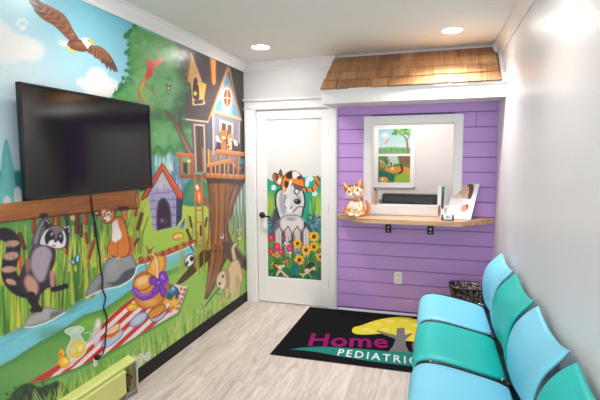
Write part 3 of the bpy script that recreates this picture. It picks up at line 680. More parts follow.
    lo = [(195, 255), (187, 262), (181, 266), (166, 271.5), (150, 279), (140, 284), (131, 290), (117.5, 300), (104, 309), (84, 315), (70, 324.5), (54, 335), (41, 341), (26, 350.5), (16, 357.5), (0, 366), (-30, 380), (-90, 408)]
    c.poly([(p[0], p[1]+2.2) for p in up]+[(p[0], p[1]+2.5) for p in lo], (62, 118, 72), soft=2, alpha=.7)
    c.poly(up+lo, (120, 204, 222), soft=.4)
    c.stroke([(p[0], p[1]+.4) for p in up], 1.5, 1.1, (226, 244, 248), soft=.5, curve=False)
    for i in range(70):
        t = A.rand(); k = t*(len(up)-1); j = int(k); f = k-j; U0 = np.array(up[j])*(1-f)+np.array(up[min(j+1, len(up)-1)])*f
        k2 = (1-t)*(len(lo)-1); j2 = int(k2); f2 = k2-j2; L0 = np.array(lo[j2])*(1-f2)+np.array(lo[min(j2+1, len(lo)-1)])*f2
        q = .12+A.rand()*.75; p = U0*(1-q)+L0*q
        c.stroke([(p[0]-4-A.rand()*4, p[1]+3.4), (p[0], p[1]+.4), (p[0]+5+A.rand()*5, p[1]-3.2)], .5, .4, ((170, 228, 240), (74, 176, 206), (150, 220, 236), (90, 190, 216))[i % 4], alpha=.75)
    # ---- reeds behind the raccoon
    reed = [(-90, 236), (0, 215), (140, 200), (141, 214), (133, 232), (131, 256), (118, 258), (108, 262), (104, 276), (90, 290), (78, 298), (64, 310), (36, 312), (23, 323), (0, 335.5), (-30, 346), (-90, 371)]
    c.poly(reed, (88, 148, 70), soft=.8)
    c.air(102, 226, 40, 36, (44, 134, 92), .95); c.air(86, 262, 16, 30, (50, 130, 80), .6); c.air(28, 228, 26, 20, (112, 178, 92), .7); c.poly([(128, 205), (141, 200), (141, 214), (134, 232), (131, 254), (128, 256)], (172, 204, 82), soft=1.5)
    c.air(0, 320, 40, 20, (84, 96, 44), .8); c.air(78, 292, 20, 14, (80, 104, 48), .8); c.air(66, 300, 20, 16, (70, 104, 50), .7)
    pal = ((196, 204, 84), (140, 186, 74), (86, 152, 66), (58, 118, 54), (220, 208, 78), (118, 168, 70), (166, 190, 90), (78, 96, 46))
    for i in range(330):
        x = -60+A.rand()*198
        # foot height follows the stream edge
        yb = np.interp(x, [p[0] for p in up], [p[1] for p in up])-1
        if x > 100: yb = min(yb, 262)
        h = 40+A.rand()*66; yt = max(yb-h, 212-(x)*.07); lean = A.randn()*7
        if x > 128 and i % 3: continue
        c.stroke([(x, yb), (x+lean*.3, (yb*.55+yt*.45)), (x+lean, yt)], 2.1+A.rand()*1.8, .5, pal[i % 8], soft=.5, alpha=.8)
    for i in range(28):
        x = -10+A.rand()*142; c.stroke([(x, 225+A.rand()*10), (x+A.randn()*4, 285-x*.2)], 1.2, 1.8, ((222, 206, 64), (206, 214, 100))[i % 2], alpha=.8)
    for i in range(16):
        x = 128+A.rand()*14; y = 236+A.rand()*20; c.stroke([(x, y+6), (x+2, y-12), (x+3+A.randn()*4, y-30)], 1., .4, ((112, 150, 58), (150, 170, 60), (96, 118, 50))[i % 3], alpha=.85)
    # cattails
    for (x0, y0, x1, y1, w, k) in ((34, 216, 33.6, 232, 4.4, 0), (19.5, 234, 24.5, 248, 4.6, 1), (57, 205, 59, 225, 4, 0), (54, 216, 50, 232, 3.6, 0), (67, 240, 66.8, 253, 3.4, 0), (77, 216, 77.5, 232, 5, 1), (81, 224, 81, 236, 3.4, 1), (85, 209, 86, 223, 4.6, 2), (86, 234, 87.2, 242, 4, 0), (93.5, 242, 89, 258, 3.6, 0), (137.4, 202, 135.4, 215, 3.6, 2), (142, 214, 137.6, 229, 3.6, 1), (94.5, 224, 95.5, 236, 2.6, 1), (48, 206, 46.5, 214, 3, 2), (20, 256, 20.6, 268, 3.2, 3), (138.5, 239, 134, 245, 2.8, 1)):
        kk = ((152, 62, 34), (98, 52, 38), (178, 62, 44), (216, 74, 40))[k]
        c.stroke([(x1, y1), (x1+(x1-x0)*2.2, y1+30)], .9, 1.2, (150, 160, 70), curve=False)
        c.stroke([(x0, y0), (x1, y1)], w, w, kk, curve=False); c.stroke([(x0-.8, y0+1), (x1-.8, y1-1)], w*.25, w*.25, tuple(min(255, v+44) for v in kk), curve=False, alpha=.7)
        c.stroke([(x0, y0), (x0-(x1-x0)*.5, y0-7)], .7, .4, (130, 120, 60), curve=False)
    c.poly([(70, 216), (75, 215), (74.6, 221), (71, 220)], (232, 200, 110))
    # butterfly
    c.ell(77.6, 258.4, 2, 4, 10, (150, 216, 240), ol=(40, 90, 110), olw=.5); c.ell(73, 262, 3, 2, 30, (150, 210, 226), ol=(40, 90, 110), olw=.5); c.stroke([(75, 257), (75.4, 266)], .9, .6, (40, 50, 60))
    # ---- rocks
    def rock(P, col, dark, dp):
        c.poly(P, col, curve=True, soft=.5, rim=tuple(int(v*.72) for v in col), rimw=2.5)
        c.poly(dp, dark, curve=True, soft=1.2, alpha=.85)
    rock([(25, 326.5), (27, 318), (36, 312), (46, 307), (54, 308.5), (64, 309.5), (65.5, 311.5), (50, 320.2), (34, 325.8)], (176, 174, 170), (110, 112, 112), [(50, 318), (52, 312), (64, 311), (56, 316)])
    rock([(100, 291), (86, 297.5), (88, 287), (93, 279), (101, 273), (108, 278), (110, 286)], (148, 152, 152), (108, 114, 116), [(97, 292), (100, 284), (108, 282), (108, 287)])
    rock([(103, 289), (102.5, 274), (106, 262), (113, 256), (122, 253), (130, 253), (135, 260), (137, 267), (134, 276), (122, 284), (110, 287.5)], (152, 158, 160), (72, 80, 88), [(106, 283), (116, 281), (124, 272), (134, 268), (134, 275), (124, 282), (112, 286)])
    c.ell(112, 268, 5, 7, 30, (170, 172, 170), soft=3, alpha=.7); c.ell(108, 285, 3, 2, 0, (150, 150, 146), soft=1.5, alpha=.7); c.ell(127, 258, 4, 3, 0, (160, 168, 170), soft=2, alpha=.7)
    c.stroke([(86, 297.6), (103, 289.6), (121, 286), (133, 277), (137, 267)], 1.2, 1.2, (236, 244, 246)); c.stroke([(25, 327.2), (34, 326.6), (50, 321), (65, 312)], 1.1, 1.1, (236, 244, 246))
    # ---- log
    c.poly([(-90, 217), (-40, 211), (0, 204), (60, 196), (136, 189), (137.6, 192.5), (138, 207), (137, 208.8), (60, 216), (0, 223), (-40, 228), (-90, 235)], G((196, 122, 62), (150, 86, 44), (60, 200), (62, 216)), soft=.5)
    for i in range(60):
        x = -60+A.rand()*180; q = A.rand()*15.; y = 206.5-x*.108+q
        c.stroke([(x, y), (x+9, y-1.2+A.randn()*.3), (x+20, y-2.2)], .7, .4, ((224, 152, 84), (122, 62, 32), (206, 128, 66), (150, 80, 42))[i % 4], alpha=.6)
    c.stroke([(-40, 227), (0, 222.6), (60, 215.6), (137, 208.4)], 1.4, 1.4, (70, 36, 24), alpha=.8); c.stroke([(60, 196.6), (137, 189.6)], 1, 1, (110, 62, 34), alpha=.8); c.ell(137.4, 200, 1.6, 8.2, -3, (206, 140, 80), ol=(120, 66, 34), olw=.5)
    # ---- raccoon
    dkc = (48, 38, 46)
    tail = [(3, 234), (9, 236), (13, 242), (13, 252), (10, 262), (9, 272), (12, 281), (20, 288), (30, 290)]
    c.stroke(tail, 13, 17, dkc, soft=.8); c.ell(11, 239, 8.5, 5.5, 25, dkc, soft=.7)
    for (x, y, rx, ry, a) in ((12, 243.6, 7.6, 3.4, -6), (11, 256, 7.8, 4.2, -10), (9, 269.5, 7.8, 3.4, -4), (11, 282, 5.6, 3, 20)): c.ell(x, y, rx, ry, a, (196, 156, 136), soft=.9)
    c.poly([(33, 246), (37, 240), (46, 240), (55, 250), (55, 262), (51, 272), (55, 275), (55.5, 288), (48, 288), (41, 294), (38, 302), (29, 302), (27, 296), (22, 292), (18, 284), (22, 268), (29, 256)], (64, 50, 58), curve=True, soft=.7)
    c.poly([(36, 248), (46, 246), (52, 254), (49, 266), (45, 279), (40, 282), (35, 277), (31, 268), (31, 258)], (176, 160, 176), curve=True, soft=1.8)
    c.poly([(27, 275), (33, 277), (38, 284), (38, 292), (33, 296), (27, 290), (24, 282)], (200, 156, 140), curve=True, soft=1.8); c.poly([(25, 262), (30, 258), (31, 266), (27, 274)], (150, 110, 104), curve=True, soft=1.2)
    c.poly([(50, 271), (54, 272), (55, 283), (53, 289), (50, 284)], (190, 140, 126), curve=True, soft=1)
    c.stroke([(53, 289.5), (60, 288), (66, 286)], 5, 5, dkc, soft=.6); c.stroke([(31, 296), (34, 304), (40, 309.5)], 9, 5.5, dkc, soft=.6); c.ell(36, 309.6, 6.5, 2.8, -8, dkc, soft=.6)
    c.stroke([(35, 244), (38, 232), (43, 222), (45, 217)], 8, 5, (92, 80, 92), soft=.8); c.stroke([(35.5, 242), (38.5, 231), (43, 222)], 3.6, 2.4, (156, 142, 158), soft=.9); c.ell(43.5, 215.6, 4.6, 2.4, -12, dkc, soft=.6)
    c.stroke([(66, 246), (68, 232), (66.5, 215)], 4, 4, (72, 62, 74), soft=.7)
    c.poly([(46, 233), (44.6, 224), (47, 218.6), (51, 224), (54, 229)], (44, 36, 44), curve=True); c.stroke([(45.8, 219.5), (49.6, 224)], 1., .8, (220, 214, 220))
    c.poly([(62, 231), (66, 226), (69.6, 227), (68, 234), (65, 238)], (44, 36, 44), curve=True); c.stroke([(64.5, 228), (69, 226.6), (68.6, 232)], 1.2, .8, (236, 232, 236))
    c.poly([(39.5, 244), (43, 233), (50, 227), (58, 226), (64, 230), (66.5, 238), (65, 246.5), (57, 249), (48, 246)], (232, 228, 234), curve=True, soft=.5, ol=(60, 50, 58), olw=.5)
    c.poly([(48, 228.5), (57, 226.5), (63, 230), (58.5, 236), (56, 240), (53, 233)], (142, 122, 122), curve=True, soft=.7)
    c.poly([(46, 244), (45, 236), (49, 230), (53.5, 232), (55, 238), (51, 242)], (48, 38, 48), curve=True, soft=.5); c.poly([(57, 241), (58, 234), (62, 232.5), (63.5, 239), (61, 244)], (48, 38, 48), curve=True, soft=.5)
    c.ell(52, 234.2, 1.3, 1.7, 20, (240, 240, 240)); c.ell(52.3, 234.6, .6, .8, 0, (40, 20, 20)); c.ell(60.3, 236.4, 1.2, 1.6, 20, (240, 240, 240)); c.ell(60, 236.8, .6, .8, 0, (40, 20, 20))
    c.ell(54.5, 243.5, 6.2, 3.8, 8, (246, 242, 244), soft=.6); c.ell(55.6, 240.6, 1.5, 2, 10, (50, 36, 44)); c.ell(54, 245.8, 2.4, 1, 10, (214, 110, 110), soft=.4)
    for i in range(70):
        x = 31+A.rand()*20; y = 246+A.rand()*38; c.stroke([(x, y), (x-.6, y+3.4)], .5, .3, ((206, 192, 204), (136, 120, 136))[i % 2], soft=.5, alpha=.3)
    for i in range(60):
        t = A.rand(); x = 11+A.randn()*4; y = 238+t*48; c.stroke([(x, y), (x+.5, y+2.6)], .6, .3, ((80, 66, 72), (30, 24, 30), (220, 184, 164))[i % 3], soft=.5, alpha=.35)
    # ---- chipmunk / fawn on the rock
    br = (126, 56, 24); orr = (222, 130, 56)
    c.poly([(128, 256), (134, 250), (133, 240), (129, 236)], (206, 112, 50), curve=True)
    c.stroke([(119, 222), (125, 217), (123, 210)], 5, 4.4, orr, soft=.5); c.poly([(118, 207), (128, 206.6), (127, 209.4), (120, 211)], (60, 34, 30), curve=True)
    c.poly([(111, 223), (116, 217), (122, 218), (126, 226), (128.5, 238), (130, 248), (127, 256), (119, 257), (110, 255), (107.5, 248), (110.5, 240), (112, 232)], orr, curve=True, soft=.5, ol=br, olw=.5)
    c.poly([(112, 224), (117, 220), (119.5, 228), (122, 236), (117, 242), (112, 240), (112, 232)], (244, 236, 232), curve=True, soft=.8)
    c.stroke([(118, 240), (117.6, 253)], .7, .7, (150, 76, 34))
    c.stroke([(112, 251), (108, 256), (104.5, 259)], 4.2, 2.6, orr, soft=.5); c.stroke([(122, 250), (121, 255), (118, 258)], 5, 2.6, orr, soft=.5); c.ell(105, 259, 2, .9, -20, (240, 200, 160)); c.ell(118, 258.2, 2, .9, -20, (240, 200, 160))
    c.stroke([(103, 220), (101, 215), (102, 210)], 3.2, 3, orr, soft=.5)
    c.poly([(93.5, 213.4), (98, 211), (101.5, 212), (99, 215.6), (95.4, 215)], (180, 40, 52), curve=True, ol=(60, 30, 34), olw=.5); c.ell(96.5, 213.3, 1.6, .9, -10, (236, 210, 210))
    c.poly([(100.5, 209.5), (106, 208), (113, 209.5), (114.5, 215), (112.6, 220), (108, 223.6), (104, 223), (102.6, 218), (101, 214)], (214, 140, 84), curve=True, soft=.5, ol=br, olw=.5)
    c.poly([(106, 209), (112, 210), (112, 213), (106, 212)], (150, 90, 56), soft=.8); c.ell(103.8, 213.2, 1.7, 2.4, 10, (246, 240, 232)); c.ell(108.7, 213.8, 2, 2.6, 10, (246, 240, 232)); c.ell(104.2, 213.8, .8, 1.3, 0, (60, 30, 60)); c.ell(108.6, 214.4, .9, 1.4, 0, (120, 50, 70))
    c.ell(107, 219, 3.6, 2.6, -14, (248, 242, 238)); c.ell(104.8, 220.6, 1.3, 1, 0, (60, 34, 30)); c.ell(107, 222.4, 1.8, .8, -16, (206, 84, 60))
    # ---- near hillside below the stream
    hill = [(p[0], p[1]+1) for p in lo[::-1]]
    c.poly(hill+[(197, 255), (206, 300), (246, 296), (250, 330), (160, 420), (-90, 560)], G((90, 156, 78), (150, 200, 84), (20, 360), (185, 290)), soft=.8)
    c.air(40, 372, 60, 22, (134, 184, 104), .5); c.air(60, 334, 30, 10, (70, 138, 70), .6); c.air(95, 322, 26, 10, (142, 196, 84), .6); c.air(215, 300, 40, 20, (150, 204, 78), .5); c.air(185, 268, 26, 12, (150, 206, 90), .7)
    c.poly([(p[0], p[1]+.5) for p in lo[::-1]]+[(p[0], p[1]+5) for p in lo], (60, 120, 66), soft=2.4, alpha=.45)
    # the tree foot and dark log in front of the hill again
    c.poly([(203, 250), (212, 256), (202, 266), (188, 279), (179, 284.5), (177.3, 282), (188, 269)], (84, 48, 36), curve=True, soft=.5)
    c.poly([(209, 250), (224, 250), (224, 262), (218, 277), (213, 289), (207, 299), (204.5, 299), (207, 288), (209, 275)], (138, 84, 50), soft=.6, rim=(72, 42, 30), rimw=2.2)
    for i in range(5):
        y = 254+i*8; x0 = 216-i*1.9; w = 5-i*.7
        c.stroke([(x0-w, y+6), (x0, y), (x0+w, y+4)], 1, .6, (184, 120, 66), soft=.6, alpha=.85)
    c.poly([(222, 250), (232, 246), (247, 262), (247, 270), (232, 264)], (74, 48, 46), soft=1)
    for i in range(22):
        x = 180+A.rand()*26; y = 268-A.rand()*10
        if 186 < x < 194: continue
        c.stroke([(x, y+6), (x+A.randn()*.5, y-6), (x+A.randn()*1.6, y-16-A.rand()*10)], 1.2, .4, ((176, 186, 76), (120, 150, 54), (200, 170, 80))[i % 3], alpha=.8)
    for i in range(16):
        x0 = 210+A.rand()*13; y0 = 243+A.rand()*12; c.stroke([(x0, y0), (x0-1.5-A.rand()*2, y0+16), (206+(x0-210)*.25, 292)], 1, .5, ((190, 124, 66), (78, 46, 30), (160, 98, 52))[i % 3], soft=.5, alpha=.7)
    # ball / badger face
    c.ell(189.6, 260.5, 4.6, 6.6, 24, (238, 238, 236), soft=.5, ol=(60, 60, 60), olw=.4); c.ell(191.8, 258.8, 1.9, 2.6, 10, (26, 24, 28)); c.ell(187, 263.4, 1.3, 2.4, 20, (40, 40, 44)); c.stroke([(190.5, 246), (194, 252)], 2, 1, (60, 96, 56))
    # ---- blanket
    bl = [(29, 383), (44, 373), (58, 363.5), (75, 352), (88, 342), (97, 333), (106, 319), (124, 304.5), (133, 298), (150, 290), (170, 284), (187, 286), (183, 299), (177.6, 313), (160, 323), (139, 335), (126, 343), (100, 357), (78, 367), (60, 374), (44, 380)]
    stripes = lambda x, y: np.where((((x*.92+y*1.0) % 11.0) < 5.6)[:, None], np.array((206, 50, 44.)), np.array((240, 226, 226.)))
    c.poly([(p[0]+1, p[1]+2) for p in bl], (56, 116, 58), soft=1.2, alpha=.7)
    c.poly(bl, stripes, soft=.5)
    c.poly([(29, 383), (44, 373), (60, 363), (68, 360), (58, 372), (44, 380)], (200, 48, 42), soft=.5); c.poly([(52, 375), (66, 364), (82, 356), (72, 366), (60, 372)], (238, 206, 206), soft=.5)
    c.poly([(168, 285), (187, 286), (183, 299), (177.6, 313), (170, 317), (175, 298)], (238, 226, 226), soft=.5)
    for i in range(5):
        for j in range(2): x = 181.5-i*1.6+j*3.2; y = 289+i*4.6+j*1; c.poly([(x-1.2, y-1.5), (x+1, y-1.5), (x+.8, y+1.2), (x-1.4, y+1.2)], (212, 70, 66), soft=.3)
    # bowl, star cloth
    c.ell(171, 293.5, 8, 7, -30, (44, 92, 130), soft=.5, ol=(24, 40, 60), olw=.6); c.ell(172, 290, 4.5, 3, -20, (86, 150, 190), soft=1.2); c.ell(173, 288.5, 1.2, 1.6, 0, (200, 226, 240)); c.poly([(164, 287), (167.5, 283.5), (172, 284.5), (170, 289)], (74, 130, 84), curve=True, alpha=.8)
    c.poly([(174.5, 295), (176, 300), (181, 301.5), (177, 305), (177.6, 310), (173, 307), (169, 310), (171, 304), (167, 300), (172, 300)], (246, 196, 50), soft=.4, ol=(204, 134, 40), olw=.4)
    c.poly([(162, 303), (166, 297), (169, 301), (165, 306)], (240, 176, 60)); c.stroke([(170, 312), (174, 306)], 2, 1.4, (232, 110, 40))
    # pie, plates
    c.ell(158.5, 315.5, 9, 4.6, -34, (178, 190, 206), soft=.5, ol=(110, 116, 130), olw=.5); c.ell(156.8, 311.5, 10, 4.6, -34, (226, 138, 52), soft=.5, ol=(140, 76, 30), olw=.6)
    for i in range(5): t = -6+i*3; c.stroke([(156.8+t*.83-2.4, 311.5-t*.56-3.4), (156.8+t*.83+2.4, 311.5-t*.56+3.4)], .8, .8, (130, 60, 28), curve=False)
    for i in range(3): t = -2+i*2; c.stroke([(156.8+t*.56-6.5, 311.5+t*.83+4.4), (156.8+t*.56+6.5, 311.5+t*.83-4.4)], .8, .8, (246, 186, 96), curve=False)
    c.ell(138.6, 319.5, 10.4, 4.9, -36, (176, 192, 222), soft=.5, ol=(110, 120, 156), olw=.6); c.ell(139, 318.6, 7, 3, -36, (196, 208, 232), soft=1)
    c.ell(112.5, 338.5, 13, 4.6, -38, (176, 202, 234), soft=.5, ol=(120, 140, 180), olw=.5)
    c.poly([(105.5, 334.5), (109, 329), (117, 323.5), (119.6, 324.5), (118.4, 330), (112, 334)], (240, 206, 160), curve=True, soft=.5, ol=(180, 110, 60), olw=.4); c.stroke([(106, 336.5), (112, 335.8), (118.4, 331)], 3, 2.4, (216, 92, 44)); c.stroke([(106, 338.8), (112, 338), (118.8, 333)], 1.2, 1.2, (236, 190, 120))
    c.poly([(127, 306.5), (131, 304), (137, 304.6), (137.6, 307.4), (132, 311), (128, 310)], (244, 190, 46), curve=True, ol=(200, 130, 30), olw=.4); c.ell(130.4, 306.4, 2, 1.2, -20, (250, 222, 120))
    # glass, pitcher, lemons
    c.poly([(91.6, 336), (94, 327), (97, 318.6), (100.6, 320), (101, 332), (99, 344), (94, 346)], (228, 216, 220), curve=True, soft=.6, alpha=.8); c.ell(98, 324, 1.6, 4, 10, (246, 232, 230), soft=.8); c.ell(95, 340, 4.5, 3, -30, (214, 212, 238), soft=1, alpha=.8)
    c.poly([(65, 331.4), (70, 328), (79, 326.5), (84, 329), (80, 334), (83, 340), (87, 346), (84, 354), (77, 359), (69, 357.6), (66.6, 350), (71, 341), (71, 336)], (196, 222, 200), curve=True, soft=.6, alpha=.9, ol=(224, 238, 226), olw=.7)
    c.stroke([(84, 333), (90, 332.4), (90.4, 338), (86, 343)], 1.4, 1.2, (196, 226, 196), alpha=.9)
    c.poly([(71, 344), (78, 341), (84.6, 343), (86, 348), (83, 354), (77, 357.6), (70, 356), (68.4, 350)], (240, 208, 76), curve=True, soft=.8); c.ell(73.4, 350, 2.6, 3.6, 20, (216, 222, 180), soft=.8, alpha=.85); c.ell(80.4, 348, 2, 3.4, 20, (244, 240, 190), soft=.8, alpha=.85); c.ell(75, 331, 5, 2.6, -14, (214, 230, 218), soft=.9, alpha=.8)
    c.ell(61.6, 353.6, 2.9, 4.6, 8, (246, 178, 36), soft=.5); c.ell(60.6, 354.6, 1.2, 1.6, 0, (226, 84, 36), soft=.5); c.ell(64, 362, 5.6, 5.4, 0, (248, 194, 34), soft=.5, ol=(222, 150, 30), olw=.5); c.ell(65.6, 361, 2.8, 2.6, 0, (250, 228, 110), soft=.8)
    # ---- picnic basket with purple bow
    c.poly([(147, 273), (151, 262), (155, 256.5), (163, 256), (166.6, 259), (164, 268), (158, 277), (152, 279)], (240, 178, 74), curve=True, soft=.5, ol=(186, 110, 40), olw=.6); c.stroke([(164, 258.5), (165.4, 266), (160.6, 274)], 2.2, 2.6, (214, 130, 60)); c.stroke([(156, 259), (153, 268)], 2, 2, (250, 206, 120), alpha=.8)
    c.poly([(132.6, 287), (135, 277), (145, 271), (155, 276), (163, 273), (168, 276), (168, 290), (163, 302), (153, 308), (144, 309), (137, 305), (133, 296)], (224, 146, 62), curve=True, soft=.6, rim=(178, 98, 40), rimw=3)
    c.air(150, 302, 10, 6, (244, 186, 100), .8)
    c.ell(143.4, 282, 10.8, 7.4, -28, (238, 164, 64), soft=.5, ol=(170, 92, 34), olw=.7); c.ell(142, 281, 6.4, 4, -28, (246, 208, 140), soft=1.4)
    pu = (140, 70, 200); pd = (96, 42, 156)
    c.stroke([(134.6, 290), (141, 297), (151, 295), (160, 287), (166, 280)], 6.4, 6.4, pu, soft=.5); c.stroke([(135, 290), (142, 295.5), (151, 293)], .8, .8, (196, 150, 232)); c.stroke([(136, 295), (143, 300), (153, 297)], .8, .8, pd)
    for P in ([(158, 284), (150.6, 284), (150, 278), (155, 277)], [(158, 284), (160, 273.6), (165, 272), (166.6, 279)], [(158, 284), (152, 291), (156, 294), (160, 288)], [(160, 284), (166, 290), (163, 297), (160, 291)]): c.poly(P, pu, curve=True, ol=pd, olw=.7)
    c.ell(158.4, 282.8, 2.4, 2.4, 0, (168, 100, 220), ol=pd, olw=.5); c.stroke([(161.4, 275.6), (163.6, 279)], 1.4, 1, (206, 160, 240))
    c.stroke([(147, 271), (145.6, 262), (148, 254)], 1.7, 1.3, (196, 126, 74)); c.stroke([(152, 253), (156, 258), (157.6, 266), (157.4, 277)], 1.8, 2.4, (246, 216, 168)); c.stroke([(153, 253), (157, 258), (158.8, 266), (158.6, 277)], .6, .6, (180, 110, 60))
    c.ell(149.6, 251.6, 2.4, 2.4, 0, (176, 84, 48)); c.stroke([(147.6, 250), (146.6, 246)], 1, .6, (96, 50, 30)); c.stroke([(151, 250), (153.6, 247)], 1, .6, (96, 50, 30))
    # ---- puppy with a stick
    cr = (228, 200, 154); cd2 = (170, 126, 88)
    c.stroke([(236, 266), (234, 256), (233, 248), (236, 244)], 4, 2.6, cr, soft=.6)
    c.poly([(228, 268), (233, 261), (238, 260), (241, 268), (243, 279), (240.6, 284), (240, 296), (236, 298), (234, 291), (229, 296), (224, 303), (219, 305), (219, 301), (224, 294), (225, 284)], cr, curve=True, soft=.5, ol=cd2, olw=.6)
    c.poly([(236, 276), (240, 280), (239, 294), (236, 296)], (188, 156, 116), curve=True, soft=1, alpha=.7); c.stroke([(233, 284), (232, 298), (229, 303)], 3, 2.6, (222, 198, 158)); c.stroke([(226, 292), (222, 300)], 2.6, 2.4, (200, 162, 120))
    c.ell(222, 280, 5.6, 9.6, 12, (234, 212, 174), soft=.5, ol=cd2, olw=.6); c.poly([(225, 268), (229, 271), (230, 284), (226.6, 290), (225.6, 279)], (180, 146, 106), curve=True, soft=.5); c.ell(222.8, 276.4, .9, 1.7, 0, (40, 40, 60)); c.ell(219.6, 283.6, 1.1, 1.5, 0, (40, 26, 26)); c.ell(222, 287, 2.6, 2, 0, (240, 228, 206), soft=.7)
    c.stroke([(220, 287.6), (214, 294), (208, 302), (203, 309)], 1.1, 1.1, (38, 70, 70), curve=False); c.stroke([(215, 293), (221, 294.6)], .9, .8, (38, 70, 70)); c.stroke([(204, 308), (201.6, 304)], .8, .6, (50, 50, 40))
    for (x, y) in ((201.5, 309.5), (205.6, 311.5), (199.6, 313)): c.ell(x, y, 2, 1.8, 0, (214, 206, 206), soft=.5); c.ell(x, y, .8, .8, 0, (110, 84, 90))
    # ---- bush and grass at the foot
    c.poly([(-90, 470), (-40, 425), (5, 402), (14, 392), (20, 386), (30, 383), (38, 387), (48, 385), (58, 381), (66, 388), (64, 402), (30, 440), (-30, 480)], (38, 62, 44), curve=True, soft=1.2)
    for i in range(80): x = 5+A.rand()*58; y = 386+A.rand()*20-(x-20)*.12; c.ell(x, y, 1.6, 1.2, A.rand()*90, ((56, 88, 58), (24, 44, 34))[i % 2], soft=.6, alpha=.7)
    for i in range(460):
        x = -60+A.rand()*296; t = (x-134)/(248-134); yb = 374+t*(291-374)+A.rand()*10-2
        if x < 40 and i % 2: continue
        s_ = float(np.interp(x, [-60, 40, 134, 240], [1.6, 1.25, .72, .42])); h = (18+A.rand()*30)*s_; k = ((196, 208, 104), (136, 186, 78), (84, 148, 62), (212, 218, 130), (164, 198, 88))[i % 5]
        c.stroke([(x, yb+6), (x+A.randn(), yb-h*.5), (x+A.randn()*4.4*s_, yb-h)], 2.4*s_+.5, .4, k, alpha=.85)
    for i in range(60): x = 0+A.rand()*120; y = 374-x*.24+A.rand()*22; c.stroke([(x, y), (x+5, y-3)], .5, .4, ((116, 176, 82), (74, 142, 66))[i % 2], alpha=.5) if y > 383-x*.2 else None
    for (x, y) in ((135.5, 358.5), (139.5, 363), (141, 356.5), (146.5, 358), (148, 355), (136, 367)):
        for k in range(5): a = k*1.256; c.ell(x+1.7*math.cos(a), y+1.9*math.sin(a), 1.3, 1.3, 0, (228, 226, 228), soft=.5)
        c.ell(x, y, .8, .8, 0, (150, 140, 140))
    o = grid_mesh('wall_mural', pos, len(ys), len(zs), c.C, print_mat('mural print', 0.30, 0.55, 0.03))
    return tag(o, 'large cartoon forest mural with raccoon, tree house and stream covering the left wall', 'mural')
make_mural()
